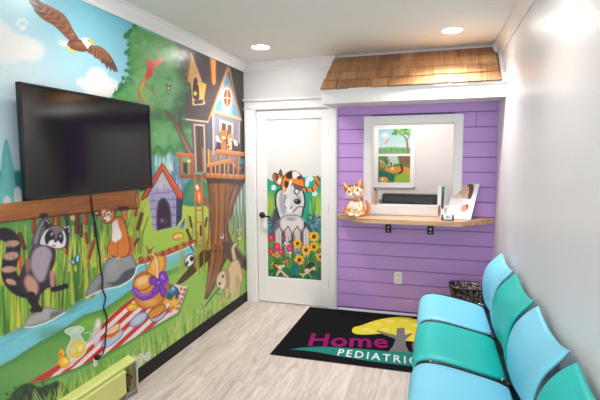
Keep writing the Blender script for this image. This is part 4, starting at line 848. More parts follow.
# ------------------------------------------------------------------ printed sticker on the door panel
def make_door_sticker():
    nu, nv = 190, 330
    xs = np.linspace(0.234, 0.812, nu); zs = np.linspace(0.270, 1.44, nv)
    XX, ZZ = np.meshgrid(xs, zs)
    pos = np.stack([XX.ravel(), np.full(XX.size, 0.0135), ZZ.ravel()], 1)
    X, Y = to_px(pos)
    c = Canvas(X, Y, (235, 235, 235)); c.A[:] = 0
    A = np.random.RandomState(5)
    # 9.1 zoom pixels = 1 photo pixel
    q = lambda a, b: (262+a/9.09, 165+b/9.09)
    c.poly([q(44, 118), q(80, 140), q(140, 160), q(240, 120), q(400, 110), q(470, 100), q(536, 108), q(540, 1100), q(50, 1075)], (34, 164, 138), soft=.3)
    c._mix(np.nonzero(Y > 196)[0], np.clip((Y[Y > 196]-196)/8, 0, 1)*.0, (0, 0, 0))
    c.air(270, 206, 8, 20, (200, 206, 60), .9); c.air(317, 206, 9, 20, (182, 206, 60), .9)
    c.poly([(266, 240), (324, 240), (324, 286), (266, 286)], G((96, 160, 70), (16, 104, 66), (290, 246), (290, 282)), soft=3)
    for i in range(70):
        x = 266+A.rand()*58; y = 200+A.rand()*22
        if 276 < x < 306: continue
        c.stroke([(x, y+8), (x+A.randn(), y-10)], 1, .3, ((222, 214, 70), (120, 190, 70), (40, 140, 80))[i % 3], alpha=.8)
    for (x, y) in ((273.6, 187.6), (306.5, 184), (314.6, 193.5), (311, 178.6), (308, 180)):
        for k in range(5): a = k*1.256; c.ell(x+1.5*math.cos(a), y+1.7*math.sin(a), 1.2, 1.3, 0, (222, 240, 246), soft=.4)
    # blue lavender at the sides
    for i in range(90):
        x, y = (306+A.rand()*17, 214+A.rand()*18) if i % 3 else (267+A.rand()*12, 218+A.rand()*12)
        c.ell(x, y, 1.2, 1, 0, ((78, 92, 176), (56, 70, 120), (116, 124, 206), (50, 110, 90))[i % 4], soft=.4)
    # dog: big grey-white head, paws over the fence
    gr = (220, 218, 220); dk = (78, 70, 84)
    c.poly([q(110, 400), q(150, 460), q(160, 560), q(240, 620), q(360, 610), q(400, 540), q(460, 600), q(440, 700), q(120, 700), q(90, 560)], (84, 76, 104), curve=True, soft=.5)
    c.poly([(277, 210), (275.4, 200), (277, 192), (283, 188), (290, 183), (298, 184), (303, 191), (305, 202), (303, 210), (300, 218), (282, 220)], gr, curve=True, soft=.5, ol=(44, 38, 52), olw=1.1)
    for i in range(40):
        x = 279+A.rand()*24; y = 190+A.rand()*26; c.stroke([(x, y), (x-.8, y+3)], .6, .3, ((246, 246, 248), (150, 146, 160))[i % 2], alpha=.5)
    c.stroke([(283, 190), (281.4, 200), (283.6, 212)], 3.6, 4.6, (176, 176, 192), soft=.5); c.stroke([(286, 190), (284.4, 203)], .9, .9, (60, 52, 66)); c.poly([(285, 202), (289, 198), (291, 206), (287, 210)], (236, 234, 238), curve=True)
    c.poly([(293, 184), (299, 186), (305, 190), (301, 191), (295, 189)], (96, 92, 116), curve=True)
    c.ell(296.5, 191.5, 2.5, 2.6, 0, (244, 244, 246), ol=(70, 66, 90), olw=.6); c.stroke([(294.6, 191.5), (297, 196), (300, 198)], 1, .7, (90, 84, 110))
    c.ell(297.4, 201.4, 3.6, 2.8, 14, (30, 28, 34)); c.ell(296.2, 200.2, 1, .7, 0, (180, 180, 190)); c.stroke([(292, 206), (288, 211), (285, 206)], .8, .7, (70, 60, 80)); c.stroke([(293, 212), (298, 207), (303, 207)], .9, .8, (60, 52, 70)); c.poly([(287, 206), (293, 211), (291, 213), (286, 211)], (240, 240, 244))
    c.poly([(279, 222), (283, 216), (292, 214.5), (300, 216), (305, 222), (303, 230), (292, 234), (281, 230)], (228, 222, 224), curve=True, soft=.7, rim=(120, 108, 140), rimw=2.2); c.air(291, 219, 8, 3, (110, 96, 120), .5)
    c.poly([(273, 230), (277, 220), (280, 226), (281, 234), (275, 238)], (108, 108, 132), curve=True); c.poly([(304, 222), (308, 226), (311, 236), (305, 234)], (56, 56, 90), curve=True)
    # calico cat on its head
    og = (232, 134, 42)
    c.poly([(273, 175.5), (275, 173), (278.5, 174.4), (280.6, 169.6), (282.2, 174.8), (284, 179), (282, 186), (277, 184.5), (274, 181)], (206, 160, 120), curve=True, soft=.4, ol=(80, 44, 30), olw=.6)
    c.poly([(275, 174), (278.6, 175.4), (278, 180), (275.6, 181)], (110, 62, 40), curve=True); c.poly([(279.4, 174), (281, 169.4), (282.4, 175), (281, 177)], (120, 76, 50), curve=True); c.ell(279.6, 181.4, 2.2, 3, -10, (244, 238, 232)); c.ell(277.4, 179.8, .8, .9, 0, (200, 60, 50))
    c.poly([(281, 187), (283, 178), (288, 172.5), (294, 171), (300, 174), (303.6, 180), (304, 187), (297, 185.4), (292, 184), (287, 190), (284, 191)], og, curve=True, soft=.4, ol=(90, 50, 26), olw=.6)
    c.poly([(286, 175.6), (289, 171.8), (292.6, 172.6), (292, 178), (287.6, 178.6)], (50, 38, 40), curve=True); c.poly([(292.6, 171.6), (298, 172.4), (300, 176), (296.6, 178.4), (293, 178)], (240, 230, 222), curve=True); c.poly([(297, 177), (301, 175.4), (302, 178.6), (298, 179.4)], (50, 38, 40), curve=True)
    c.poly([(284.6, 182), (287, 181), (289.4, 184), (288, 188), (285, 187)], (54, 40, 40), curve=True); c.stroke([(291, 181), (288.5, 188), (285, 194)], 2.4, 2, (240, 232, 226)); c.stroke([(284, 188), (283.4, 194)], 2.2, 1.8, (228, 200, 176))
    c.stroke([(304, 189.6), (310, 190.4), (315.5, 187.5), (317.4, 182), (317, 178)], 3.2, 4.6, og, soft=.4)
    for (x, y) in ((306.5, 190), (312.6, 189.6), (317, 184), (318.6, 178.5)): c.stroke([(x-1, y-2.4), (x+1, y+2.2)], 1.3, 1.3, (80, 46, 30))
    # fence
    for (x0, x1, ap) in ((275, 282, 279), (284.6, 291.4, 288), (293.8, 300.6, 297.4), (303, 309.6, 306)):
        c.poly([(x0, 231), (ap, 226.2), (x1, 231.6), (x1-.2, 258), (x0, 257)], (216, 206, 202), soft=.4, ol=(120, 104, 116), olw=.7)
        c.stroke([(ap, 232), (ap, 252)], .5, .5, (186, 172, 170))
    # stems and flowers
    for i in range(120):
        x = 267+A.rand()*56; y = 256+A.rand()*18; c.stroke([(x, y+8), (x+A.randn(), y-4), (x+A.randn()*1.6, y-14)], 1, .4, ((86, 160, 70), (40, 120, 70), (150, 190, 84), (24, 96, 66))[i % 4], alpha=.8)
    c.poly([(266, 272), (324, 270), (324, 286), (266, 286)], (20, 92, 66), soft=2.5, alpha=.75)
    for i in range(50): x = 267+A.rand()*56; y = 268+A.rand()*14; c.ell(x, y, 1.8, 1.1, A.rand()*180, ((30, 120, 80), (14, 66, 50), (60, 150, 90))[i % 3], soft=.5, alpha=.8)
    def flower(x, y, r, col, ctr, n=8):
        for k in range(n): a = k*2*math.pi/n; c.ell(x+r*.62*math.cos(a), y+r*.66*math.sin(a), r*.42, r*.3, math.degrees(a), col, soft=.4)
        c.ell(x, y, r*.4, r*.42, 0, ctr, soft=.4)
    ye = (250, 190, 40); bn = (120, 50, 30)
    for i in range(26):
        x = 267+A.rand()*56; y = 240+A.rand()*30; c.ell(x, y, 1.3, 1.2, 0, ((226, 60, 100), (250, 206, 70), (240, 240, 230), (30, 96, 60))[i % 4], soft=.4)
    for i in range(40):
        x = 267+A.rand()*56; y = 232+A.rand()*36; c.stroke([(x, y+7), (x+A.randn(), y)], .6, .4, ((20, 70, 50), (60, 40, 60))[i % 2], alpha=.6)
    for (x, y, r) in ((314, 236.6, 5.2), (297.6, 243.6, 4.2), (306, 250, 4.8), (314, 246.8, 4.6), (299.3, 260, 5), (320.5, 257, 4), (322, 246, 3)): flower(x, y, r, ye, bn)
    for (x, y, r) in ((271, 237.5, 4), (277, 246.6, 3.8), (289.5, 248.4, 3.6), (271, 251.6, 3), (281, 251.8, 3), (283, 238, 1.4)): flower(x, y, r, (214, 42, 96), (240, 120, 130))
    flower(276.6, 255, 2.6, (236, 170, 50), (220, 70, 50)); c.ell(286.4, 260.6, 1.7, 2.8, 0, (206, 50, 70)); c.ell(287, 261, .7, 1.2, 0, (250, 180, 120))
    # two winged mice
    for (x, f) in ((281, 1), (306, -1)):
        y = 271.6
        c.poly([(x-f*4, y-3), (x-f*8, y-7), (x-f*4, y-8.4), (x, y-4)], (226, 140, 46) if f > 0 else (40, 60, 60), curve=True, ol=(40, 30, 30), olw=.7)
        c.stroke([(x-f*4, y+3), (x-f*1, y-1), (x+f*4, y+3), (x+f*7, y+5.4)] if f > 0 else [(x+8, y-4), (x+2, y), (x-3, y+3.4), (x-6, y+2)], 2.4, 1.6, (232, 202, 166), soft=.4)
        c.ell(x-f*1, y-4.4 if f > 0 else y-1, 2.6, 2.4, 0, (236, 206, 170)); c.stroke([(x-f*1, y), (x-f*5, y+5)], 1.2, .8, (230, 196, 160)); c.stroke([(x+f*3, y+2), (x+f*3, y+6)], 1.2, .8, (230, 196, 160))
    c.poly([(293, 267), (297, 262), (299, 266), (297, 272), (292, 275)], (20, 118, 136), curve=True)
    o = grid_mesh('door_sticker', pos, nu, nv, c.C, print_mat('sticker print', 0.35, 0.5, 0.02), keep=c.A > .3)
    return tag(o, 'colourful door sticker of a dog with a cat on its head behind a fence', 'sticker')
make_door_sticker()

# ------------------------------------------------------------------ framed double print in the office
def make_office_print():
    e = empty('picture_frame', (1.36, 1.62, 1.50), 'white framed pair of landscape prints hanging in the office behind the opening', 'picture')
    w2, z0, z1 = 0.262, -0.395, 0.395
    b = MB(); f = 0.018
    b.box(-w2, w2, -0.022, 0, z0, z0+f).box(-w2, w2, -0.022, 0, z1-f, z1).box(-w2, -w2+f, -0.022, 0, z0, z1).box(w2-f, w2, -0.022, 0, z0, z1)
    b.build('frame', mat('frame white', (240, 240, 240), 0.4), e, bevel=0.002)
    MB().box(-w2+f, w2-f, -0.012, -0.002, z0+f, z1-f).build('mount', mat('mount card', (244, 242, 238), 0.7), e)
    def sheet(zc, h, paint, lab):
        nu, nv = 110, 80
        us = np.linspace(-0.2, 0.2, nu); vs_ = np.linspace(zc-h/2, zc+h/2, nv); U, V = np.meshgrid(us, vs_)
        pos = np.stack([U.ravel(), np.full(U.size, -0.0135), V.ravel()], 1)
        c = Canvas((U.ravel()+0.2)/0.4*100, (zc+h/2-V.ravel())/h*80, (200, 222, 220)); paint(c)
        o = grid_mesh('print', pos, nu, nv, c.C, print_mat('print', 0.5, 0.4, 0.01), parent=e); o['label'] = lab
    def p1(c):
        A = np.random.RandomState(2)
        c.poly([(-1, -1), (101, -1), (101, 81), (-1, 81)], G((150, 200, 214), (206, 226, 216), (0, 0), (0, 60)), soft=.1); c.air(20, 20, 18, 12, (236, 240, 240), .8); c.air(60, 34, 30, 14, (178, 214, 214), .8)
        c.poly([(-1, 62), (40, 58), (101, 62), (101, 81), (-1, 81)], (128, 178, 120), soft=2)
        for i in range(60): x = A.rand()*100; c.stroke([(x, 74), (x+A.randn()*2, 58+A.rand()*8)], 1.4, .6, ((70, 136, 96), (150, 190, 120), (90, 160, 130))[i % 3])
        c.stroke([(92, 76), (90, 50), (84, 30), (70, 16)], 7, 3, (150, 116, 84)); c.stroke([(88, 40), (97, 18)], 4, 2, (150, 116, 84))
        for i in range(40): c.ell(45+A.rand()*55, 2+A.rand()*16, 5, 3.4, A.rand()*90, ((110, 170, 90), (70, 136, 76), (150, 196, 110))[i % 3], soft=1)
        c.poly([(12, 40), (24, 28), (34, 24), (26, 34), (20, 50)], (216, 206, 200), soft=1); c.stroke([(22, 46), (32, 32)], 3, 2, (190, 100, 80)); c.stroke([(20, 24), (22, 12)], 3, 1, (236, 236, 236))
    def p2(c):
        A = np.random.RandomState(3)
        c.poly([(-1, -1), (101, -1), (101, 81), (-1, 81)], (86, 140, 66), soft=.1); c.poly([(28, -1), (60, -1), (66, 22), (40, 26)], (190, 206, 200), soft=2); c.poly([(62, -1), (101, -1), (101, 26), (72, 22)], (130, 96, 70), soft=2)
        c.poly([(-1, 42), (30, 48), (70, 70), (60, 81), (-1, 60)], (40, 110, 96), soft=1); c.poly([(54, 60), (101, 44), (101, 81), (50, 81)], (150, 190, 60), soft=1.5)
        for i in range(30): c.ell(6+A.rand()*40, 12+A.rand()*22, 4, 3, A.rand()*90, ((60, 110, 60), (210, 200, 160), (150, 150, 120))[i % 3], soft=1)
        c.poly([(22, 38), (60, 32), (96, 36), (100, 50), (60, 52), (30, 48)], (222, 150, 66), curve=True, soft=1); c.stroke([(72, 26), (76, 44), (66, 52)], 8, 6, (110, 56, 36)); c.ell(12, 30, 8, 5, 20, (214, 130, 60)); c.ell(18, 72, 14, 9, 0, (232, 170, 70)); c.ell(14, 70, 4, 4, 0, (240, 226, 200)); c.ell(45, 38, 5, 5, 0, (240, 210, 150))
    sheet(0.195, 0.315, p1, 'print of a bird by a leaning tree'); sheet(-0.16, 0.335, p2, 'print of animals in green undergrowth')
make_office_print()

# ------------------------------------------------------------------ television
def on_left_wall_tv():
    e = empty('television', (0.0, -2.180, 1.565), 'large flat black television mounted on the mural wall above the painted log', 'television')
    # turned and tipped very slightly on its bracket
    y0, y1, z0, z1 = -0.472, 0.494, -0.266, 0.275
    T = Matrix.Rotation(math.radians(1.0), 4, 'Y')
    gloss = mat('tv glass', (9, 9, 11), 0.10, spec=0.5, coat=0.0)
    plast = mat('tv plastic', (16, 15, 16), 0.28)
    b = MB(); fw = 0.011
    b.box(0.050, 0.078, y0, y1, z0, z0+fw+0.006).box(0.050, 0.078, y0, y1, z1-fw, z1).box(0.050, 0.078, y0, y0+fw, z0, z1).box(0.050, 0.078, y1-fw, y1, z0, z1)
    b.build('bezel', plast, e, bevel=0.003)
    b = MB().box(0.048, 0.072, y0+0.006, y1-0.006, z0+0.006, z1-0.006); sc_ = b.build('screen', gloss, e)
    b = MB().box(0.022, 0.052, y0+0.10, y1-0.10, z0+0.03, z1-0.14).box(0.040, 0.052, y0+0.02, y1-0.02, z0+0.02, z1-0.02)
    b.build('back_cover', plast, e, bevel=0.006)
    MB().box(0.002, 0.024, y0+0.3, y1-0.3, -0.12, 0.12).build('wall_bracket', steel_black, e)
    MB().box(0.060, 0.0785, y1-0.12, y1-0.07, z0-0.008, z0+0.002).build('sensor', plast, e)
on_left_wall_tv()

# cable, and the little socket it plugs into
b = MB()
pts = [(0.014, -2.176, 1.34), (0.010, -2.172, 1.27), (0.007, -2.163, 1.202), (0.007, -2.145, 1.101), (0.007, -2.139, 1.019), (0.007, -2.124, 0.948), (0.007, -2.121, 0.849), (0.007, -2.109, 0.795), (0.007, -2.113, 0.727), (0.007, -2.091, 0.669), (0.007, -2.110, 0.611), (0.007, -2.087, 0.545), (0.007, -2.103, 0.449), (0.008, -2.114, 0.386), (0.012, -2.136, 0.350), (0.018, -2.166, 0.342), (0.022, -2.190, 0.346)]
P = [tuple(v) for v in smooth_path(pts, False, 4)]
b.tube(P, 0.0042, 8)
b.box(0.006, 0.030, -2.206, -2.180, 0.334, 0.356)
tag(b.build('power_cable', mat('black rubber', (20, 20, 22), 0.5), smooth=False), 'thin black cable hanging from the television down the mural', 'cable')
e = empty('wall_socket', (0.0, -2.196, 0.318), 'small white socket low on the mural at the end of the cable', 'socket')
MB().box(0.0015, 0.009, -0.014, 0.014, -0.024, 0.026).build('cover_plate', mat('socket plastic', (238, 236, 232), 0.35), e, bevel=0.002)
MB().box(0.009, 0.011, -0.009, 0.009, -0.018, 0.006).build('outlet_face', mat('socket plastic grey', (214, 212, 208), 0.4), e, bevel=0.001)

# ------------------------------------------------------------------ baseboard heater
def heater():
    yE = -1.915; yS = -3.55
    e = empty('baseboard_heater', (0, -2.7, 0), 'pale lime green metal baseboard heater with an open end along the mural wall', 'heater')
    g = mat('lime enamel', (206, 212, 128), 0.32, var=0.03, vscale=10)
    def L(o): o.location = (0, 2.7, 0); return o
    # back plate and top hood: bent sheet
    top = [(0.002, 0.03), (0.002, 0.232), (0.012, 0.238), (0.060, 0.226), (0.068, 0.220), (0.068, 0.206), (0.065, 0.206), (0.065, 0.217), (0.058, 0.222), (0.012, 0.232), (0.006, 0.228), (0.006, 0.03)]
    L(MB().prism([(x, 0, z) for x, z in top], (0, yS, 0), (0, yE, 0)).build('hood', g, e, bevel=0.001, seg=1))
    fr_ = [(0.072, 0.045), (0.078, 0.05), (0.078, 0.192), (0.073, 0.199), (0.060, 0.202), (0.060, 0.199), (0.070, 0.196), (0.074, 0.190), (0.074, 0.053), (0.070, 0.049)]
    L(MB().prism([(x, 0, z) for x, z in fr_], (0, yS, 0), (0, yE-0.115, 0)).build('front_panel', g, e, bevel=0.001, seg=1))
    b = MB().box(0.002, 0.080, yE-0.010, yE, 0.004, 0.232).box(0.070, 0.080, yE-0.012, yE, 0.004, 0.215).box(0.002, 0.080, yE-0.014, yE+0.001, 0.004, 0.03)
    b2 = MB().prism([(0.002, 0, 0.004), (0.080, 0, 0.004), (0.080, 0, 0.212), (0.066, 0, 0.226), (0.012, 0, 0.238), (0.002, 0, 0.236)], (0, yE-0.008, 0), (0, yE, 0))
    b.bm.free(); L(b2.build('end_cap', g, e, bevel=0.001, seg=1))
    L(MB().box(0.060, 0.079, yE-0.02, yE-0.002, 0.01, 0.21).box(0.058, 0.074, yE-0.115, yE-0.005, 0.02, 0.034).build('end_bracket', mat('grey galvanised', (168, 168, 170), 0.4, metal=0.6), e))
    L(MB().tube([(0.036, yS, 0.105), (0.036, yE-0.015, 0.105)], 0.011, 12).build('pipe', mat('copper pipe', (176, 104, 66), 0.35, metal=0.8), e, smooth=True))
    for k in range(14):
        y = yE-0.055-k*0.007; L(MB().box(0.010, 0.062, y, y+0.0012, 0.070, 0.140).build('fin', mat('dusty fins', (150, 112, 84), 0.6, metal=0.3), e))
heater()

# ------------------------------------------------------------------ counter shelf with brackets
def shelf():
    e = empty('counter_shelf', (1.67, 0, 0.92), 'pale butcher block counter shelf with angled ends under the reception opening', 'shelf')
    wood = grain_mat('butcher block', ((170, 126, 92), (202, 160, 122), (222, 186, 150)), 0.35, axis=(0,), scale=2.2, stretch=16, bump=0.05)
    pl = [(0.975, -0.001), (0.975, -0.03), (1.262, -0.300), (2.088, -0.310), (2.368, -0.03), (2.368, -0.001)]
    b = MB().prism([(x-1.67, y, 0) for x, y in pl], (0, 0, -0.010), (0, 0, 0.034))
    b.build('worktop', wood, e, bevel=0.002)
    for x in (1.457, 1.838):
        b = MB()
        b.box(x-0.028-1.67, x+0.028-1.67, -0.009, -0.001, -0.135, -0.011).box(x-0.028-1.67, x+0.028-1.67, -0.24, -0.001, -0.018, -0.011)
        br = b.build('bracket', steel_black, e, bevel=0.002); br['label'] = 'black steel angle bracket'
        for dz in (-0.045, -0.085, -0.115): MB().lathe([(0.001, -0.0105), (0.006, -0.010), (0.006, -0.009), (0.001, -0.0088)], (x-1.67, 0, dz), 'y', 10).build('screw', mat('screw steel', (200, 200, 204), 0.3, metal=0.8), br)
shelf()
TOPZ = 0.954

# wall outlet on the purple boards
e = empty('wall_outlet', (1.553, 0, 0.358), 'white duplex wall outlet on the purple boards below the shelf', 'outlet')
MB().box(-0.036, 0.036, -0.006, -0.0005, -0.058, 0.058).build('cover_plate', mat('outlet plastic', (244, 244, 242), 0.3), e, bevel=0.003)
for s in (-1, 1): MB().box(-0.017, 0.017, -0.008, -0.006, s*0.024-0.015, s*0.024+0.015).build('outlet_face', mat('outlet face', (232, 232, 230), 0.35), e, bevel=0.003)
for s in (-1, 1):
    for t in (-1, 1): MB().box(t*0.006-0.001, t*0.006+0.001, -0.0086, -0.0078, s*0.024-0.003, s*0.024+0.006).build('slot', mat('slot dark', (40, 40, 40), 0.6), e)

# ------------------------------------------------------------------ black printer in the office, on the inner desk
desk = empty('office_desk', (1.69, 0.55, 0), 'white desk in the office directly behind the reception opening', 'desk')
MB().box(-0.62, 0.62, -0.40, 0.40, 0.80, 0.835).build('desktop', mat('desk laminate', (226, 222, 216), 0.4), desk, bevel=0.003)
for sx in (-1, 1):
    for sy in (-1, 1): MB().box(sx*0.56-0.02, sx*0.56+0.02, sy*0.34-0.02, sy*0.34+0.02, 0, 0.80).build('leg', trim_m, desk)
e = empty('printer', (1.632, 0.42, 0.835), 'wide low black machine standing on the desk inside the reception opening', 'printer')
bk = mat('printer black', (24, 24, 26), 0.35)
MB().box(-0.268, 0.262, -0.16, -0.02, 0.0, 0.288).build('body', bk, e, bevel=0.008, seg=3)
MB().box(-0.262, 0.256, -0.155, -0.026, 0.288, 0.296).build('lid', bk, e, bevel=0.004)
MB().box(-0.20, 0.24, -0.166, -0.155, 0.125, 0.150).build('front_slot', mat('printer grey', (74, 74, 78), 0.3), e)
for k in range(7): MB().box(0.05+k*0.024, 0.064+k*0.024, -0.163, -0.158, 0.215, 0.221).build('button', mat('button silver', (120, 120, 124), 0.3), e)
MB().box(-0.30, -0.283, -0.14, -0.05, 0.10, 0.24).build('side_label', mat('side label', (196, 190, 200), 0.5), e)

# pen standing in a wooden holder
e = empty('pen_holder', (1.333, 0.03, 1.045), 'tall narrow wooden holder with a black pen at the left of the opening', 'holder')
MB().box(-0.013, 0.013, -0.013, 0.013, 0, 0.125).build('holder_block', mat('raw pine', (206, 160, 122), 0.55, var=0.1, vscale=30), e, bevel=0.002)
tag(MB().tube([(1.345, 0.03, 1.17), (1.335, 0.03, 1.178), (1.312, 0.024, 1.206)], [0.004, 0.006, 0.005], 10).build('pen', steel_black, smooth=True), 'short black pen lying on top of the wooden holder', 'pen')

# ------------------------------------------------------------------ cat figurine on the shelf
def cat():
    X0, Y0 = 1.165, -0.125
    e = empty('cat_figurine', (X0, Y0, TOPZ), 'orange and white striped cat figurine sitting on the left end of the shelf', 'figurine')
    e.scale = (1.22, 1.1, 1.13)
    fur = bpy.data.materials.new('painted cat fur'); fur.use_nodes = True; nt = fur.node_tree; pb = nt.nodes['Principled BSDF']
    tc = nt.nodes.new('ShaderNodeTexCoord'); vo = nt.nodes.new('ShaderNodeTexNoise'); vo.inputs['Scale'].default_value = 27; vo.inputs['Detail'].default_value = 1.5
    cr = nt.nodes.new('ShaderNodeValToRGB'); E = cr.color_ramp.elements
    E[0].position = 0.46; E[0].color = srgb((248, 232, 204)); E[1].position = 0.60; E[1].color = srgb((230, 136, 60)); q = E.new(0.53); q.color = srgb((248, 200, 120))
    nt.links.new(tc.outputs['Object'], vo.inputs['Vector']); nt.links.new(vo.outputs['Fac'], cr.inputs['Fac']); nt.links.new(cr.outputs['Color'], pb.inputs['Base Color']); pb.inputs['Roughness'].default_value = 0.35
    wh = mat('cat white', (244, 238, 230), 0.35); og = mat('cat orange', (230, 134, 56), 0.35); dkm = mat('cat dark', (40, 26, 24), 0.3); pk = mat('cat pink', (226, 140, 156), 0.35)
    b = MB().lathe([(0.02, 0), (0.060, 0.004), (0.070, 0.04), (0.068, 0.075), (0.052, 0.11), (0.034, 0.135), (0.02, 0.15)], n=28)
    b.ball((-0.046, -0.03, 0.022), (0.030, 0.040, 0.022)); b.ball((0.046, -0.03, 0.022), (0.030, 0.040, 0.022))
    b.ball((-0.022, -0.052, 0.05), (0.017, 0.017, 0.050)); b.ball((0.022, -0.052, 0.05), (0.017, 0.017, 0.050))
    b.build('body', fur, e, smooth=True)
    b = MB().ball((0, -0.048, 0.075), (0.034, 0.024, 0.045)).ball((-0.022, -0.068, 0.012), (0.020, 0.020, 0.012)).ball((0.022, -0.068, 0.012), (0.020, 0.020, 0.012))
    b.build('white_bib', wh, e, smooth=True)
    R = Matrix.Rotation(math.radians(-12), 3, 'Y')
    hc = Vector((-0.002, -0.022, 0.195))
    b = MB().ball(hc, (0.070, 0.056, 0.058), rot=R); head = b.build('head', fur, e, smooth=True)
    for s in (-1, 1):
        b = MB(); c0 = hc+R @ Vector((s*0.045, 0, 0.040)); tip = hc+R @ Vector((s*0.066, -0.004, 0.096))
        b.tube([c0-Vector((0, 0, .015)), c0*.5+tip*.5, tip], [0.030, 0.019, 0.003], 14)
        er = b.build('ear', og, e, smooth=True)
        b = MB(); f = Vector((0, -0.016, -0.004)); b.tube([c0+f, c0*.5+tip*.5+f*.8, tip+f*.2], [0.014, 0.009, 0.002], 10); b.build('inner_ear', mat('cat ear inside', (246, 196, 150), 0.4), er, smooth=True)
    b = MB().ball(hc+R @ Vector((-0.018, -0.050, -0.018)), (0.026, 0.020, 0.020)).ball(hc+R @ Vector((0.018, -0.050, -0.018)), (0.026, 0.020, 0.020)).ball(hc+R @ Vector((0, -0.048, -0.034)), (0.017, 0.014, 0.013))
    b.build('muzzle', wh, head, smooth=True)
    MB().ball(hc+R @ Vector((0, -0.072, -0.006)), (0.013, 0.009, 0.010)).build('nose', pk, head, smooth=True)
    MB().ball(hc+R @ Vector((0.008, -0.066, -0.036)), (0.010, 0.005, 0.007)).build('mouth', mat('cat mouth', (206, 110, 150), 0.4), head, smooth=True)
    for s in (-1, 1):
        MB().ball(hc+R @ Vector((s*0.032, -0.046, 0.018)), (0.014, 0.010, 0.015)).build('eye', mat('cat eye white', (240, 236, 220), 0.2), head, smooth=True)
        MB().ball(hc+R @ Vector((s*0.031, -0.0545, 0.017)), (0.0075, 0.004, 0.010)).build('pupil', dkm, head, smooth=True)
    for dx in (-0.02, 0, 0.02): MB().tube([hc+R @ Vector((dx, -0.036, 0.046)), hc+R @ Vector((dx*1.1, -0.018, 0.057)), hc+R @ Vector((dx*1.1, 0.0, 0.060))], [0.003, 0.0045, 0.003], 8).build('stripe', dkm, head, smooth=True)
    b = MB().tube([(0.05, 0.02, 0.02), (0.085, 0.01, 0.03), (0.100, 0.0, 0.065), (0.092, 0.0, 0.105), (0.075, 0, 0.13)], [0.012, 0.013, 0.013, 0.012, 0.006], 12)
    b.build('tail', og, e, smooth=True)
    for s in (-1, 1):
        for k in (-1, 0, 1): MB().tube([hc+R @ Vector((s*0.03, -0.064, -0.018+k*.006)), hc+R @ Vector((s*0.075, -0.066, -0.022+k*0.014))], 0.0010, 5).build('whisker', wh, head)
    b = MB()
    for k in (0, 1): b.tube([(-0.055, -0.02, 0.02), (-0.082, -0.02, 0.035), (-0.095, -0.015, 0.07)], [0.012, 0.010, 0.005], 10); break
    b.build('raised_paw', og, e, smooth=True)
cat()

# ------------------------------------------------------------------ brochure stands
def card(name, cx, cy, wdt, hgt, yaw, lean, label, paint, cat_='brochure', thick=0.004, shear=0.0, base=True):
    """tilted acrylic card holder standing on the shelf"""
    e = empty(name, (cx, cy, TOPZ), label, cat_)
    e.rotation_euler = (math.radians(-lean), 0, math.radians(yaw))
    sheet = MB().box(-wdt/2, wdt/2, 0, thick, 0.003, hgt).build('panel', mat('glossy card', (244, 244, 246), 0.2), e, bevel=0.0008, seg=1)
    nu, nv = 90, 100
    U, V = np.meshgrid(np.linspace(-wdt/2+.001, wdt/2-.001, nu), np.linspace(0.006, hgt-.002, nv))
    c = Canvas((U.ravel()/wdt+.5)*100, (1-V.ravel()/hgt)*100, (244, 244, 247)); paint(c)
    grid_mesh('printed_face', np.stack([U.ravel(), np.full(U.size, -0.0006), V.ravel()], 1), nu, nv, c.C, print_mat('leaflet print', 0.3, 0.5, 0.0), parent=e)
    return e
def pa(c):
    sk = (232, 194, 174)
    c.poly([(6, 2), (82, 2), (80, 44), (4, 44)], G((226, 222, 216), (206, 196, 190), (10, 4), (80, 40)), soft=.6)
    c.poly([(54, 4), (72, 2), (82, 16), (80, 42), (68, 40), (66, 20), (54, 14)], (112, 78, 62), curve=True, soft=1)
    c.poly([(44, 12), (58, 8), (66, 20), (62, 32), (50, 30), (42, 22)], sk, curve=True, soft=1); c.poly([(22, 20), (38, 14), (46, 26), (60, 36), (40, 42), (24, 40), (14, 32)], (226, 186, 168), curve=True, soft=1.2); c.poly([(8, 30), (24, 28), (40, 36), (44, 44), (5, 44)], (238, 214, 202), curve=True, soft=1.2); c.stroke([(28, 26), (36, 24)], 1, .7, (130, 84, 70)); c.stroke([(50, 20), (55, 20)], 1, .7, (110, 70, 60))
    for i in range(3): c.stroke([(24, 50+i*4), (70-i*8, 50+i*4)], 1, 1, (206, 206, 214), curve=False)
    c.poly([(48, 58), (82, 58), (80, 80), (46, 80)], (236, 224, 216), soft=.6); c.poly([(58, 62), (70, 60), (76, 70), (72, 79), (58, 78), (54, 70)], (216, 160, 136), curve=True, soft=1); c.poly([(68, 60), (78, 60), (79, 72), (73, 70)], (150, 104, 84), curve=True, soft=1)
    for i in range(4): c.stroke([(12, 60+i*5), (38, 60+i*5)], .8, .8, (214, 214, 222), curve=False)
    for i in range(2): c.stroke([(20, 88+i*4), (76, 88+i*4)], .8, .8, (218, 218, 226), curve=False)
def pb_(c):
    c.poly([(55, 2), (98, 2), (92, 70), (50, 66)], (36, 120, 96), soft=1); c.poly([(64, 28), (92, 24), (88, 70), (56, 66)], (40, 48, 52), curve=True, soft=1.5); c.poly([(10, 66), (44, 62), (50, 90), (12, 96)], (176, 106, 90), curve=True, soft=1.5); c.ell(30, 78, 8, 10, 0, (90, 50, 44), soft=1.5)
def pc(c):
    c.ell(50, 55, 18, 16, 0, (120, 190, 190), soft=2); c.ell(50, 52, 7, 7, 0, (60, 130, 130), soft=2)
    for i in range(2): c.stroke([(24, 80+i*7), (76, 80+i*7)], 2, 2, (196, 204, 210), curve=False)
o = card('brochure_stand', 2.062, -0.165, 0.224, 0.355, -25, 32, 'large white leaflet with family photos leaning at the right end of the shelf', pa)
for k in ('panel',):
    pass
o.location.z += 0.004
b = MB().box(-0.10, 0.10, -0.004, 0.010, 0.000, 0.012)
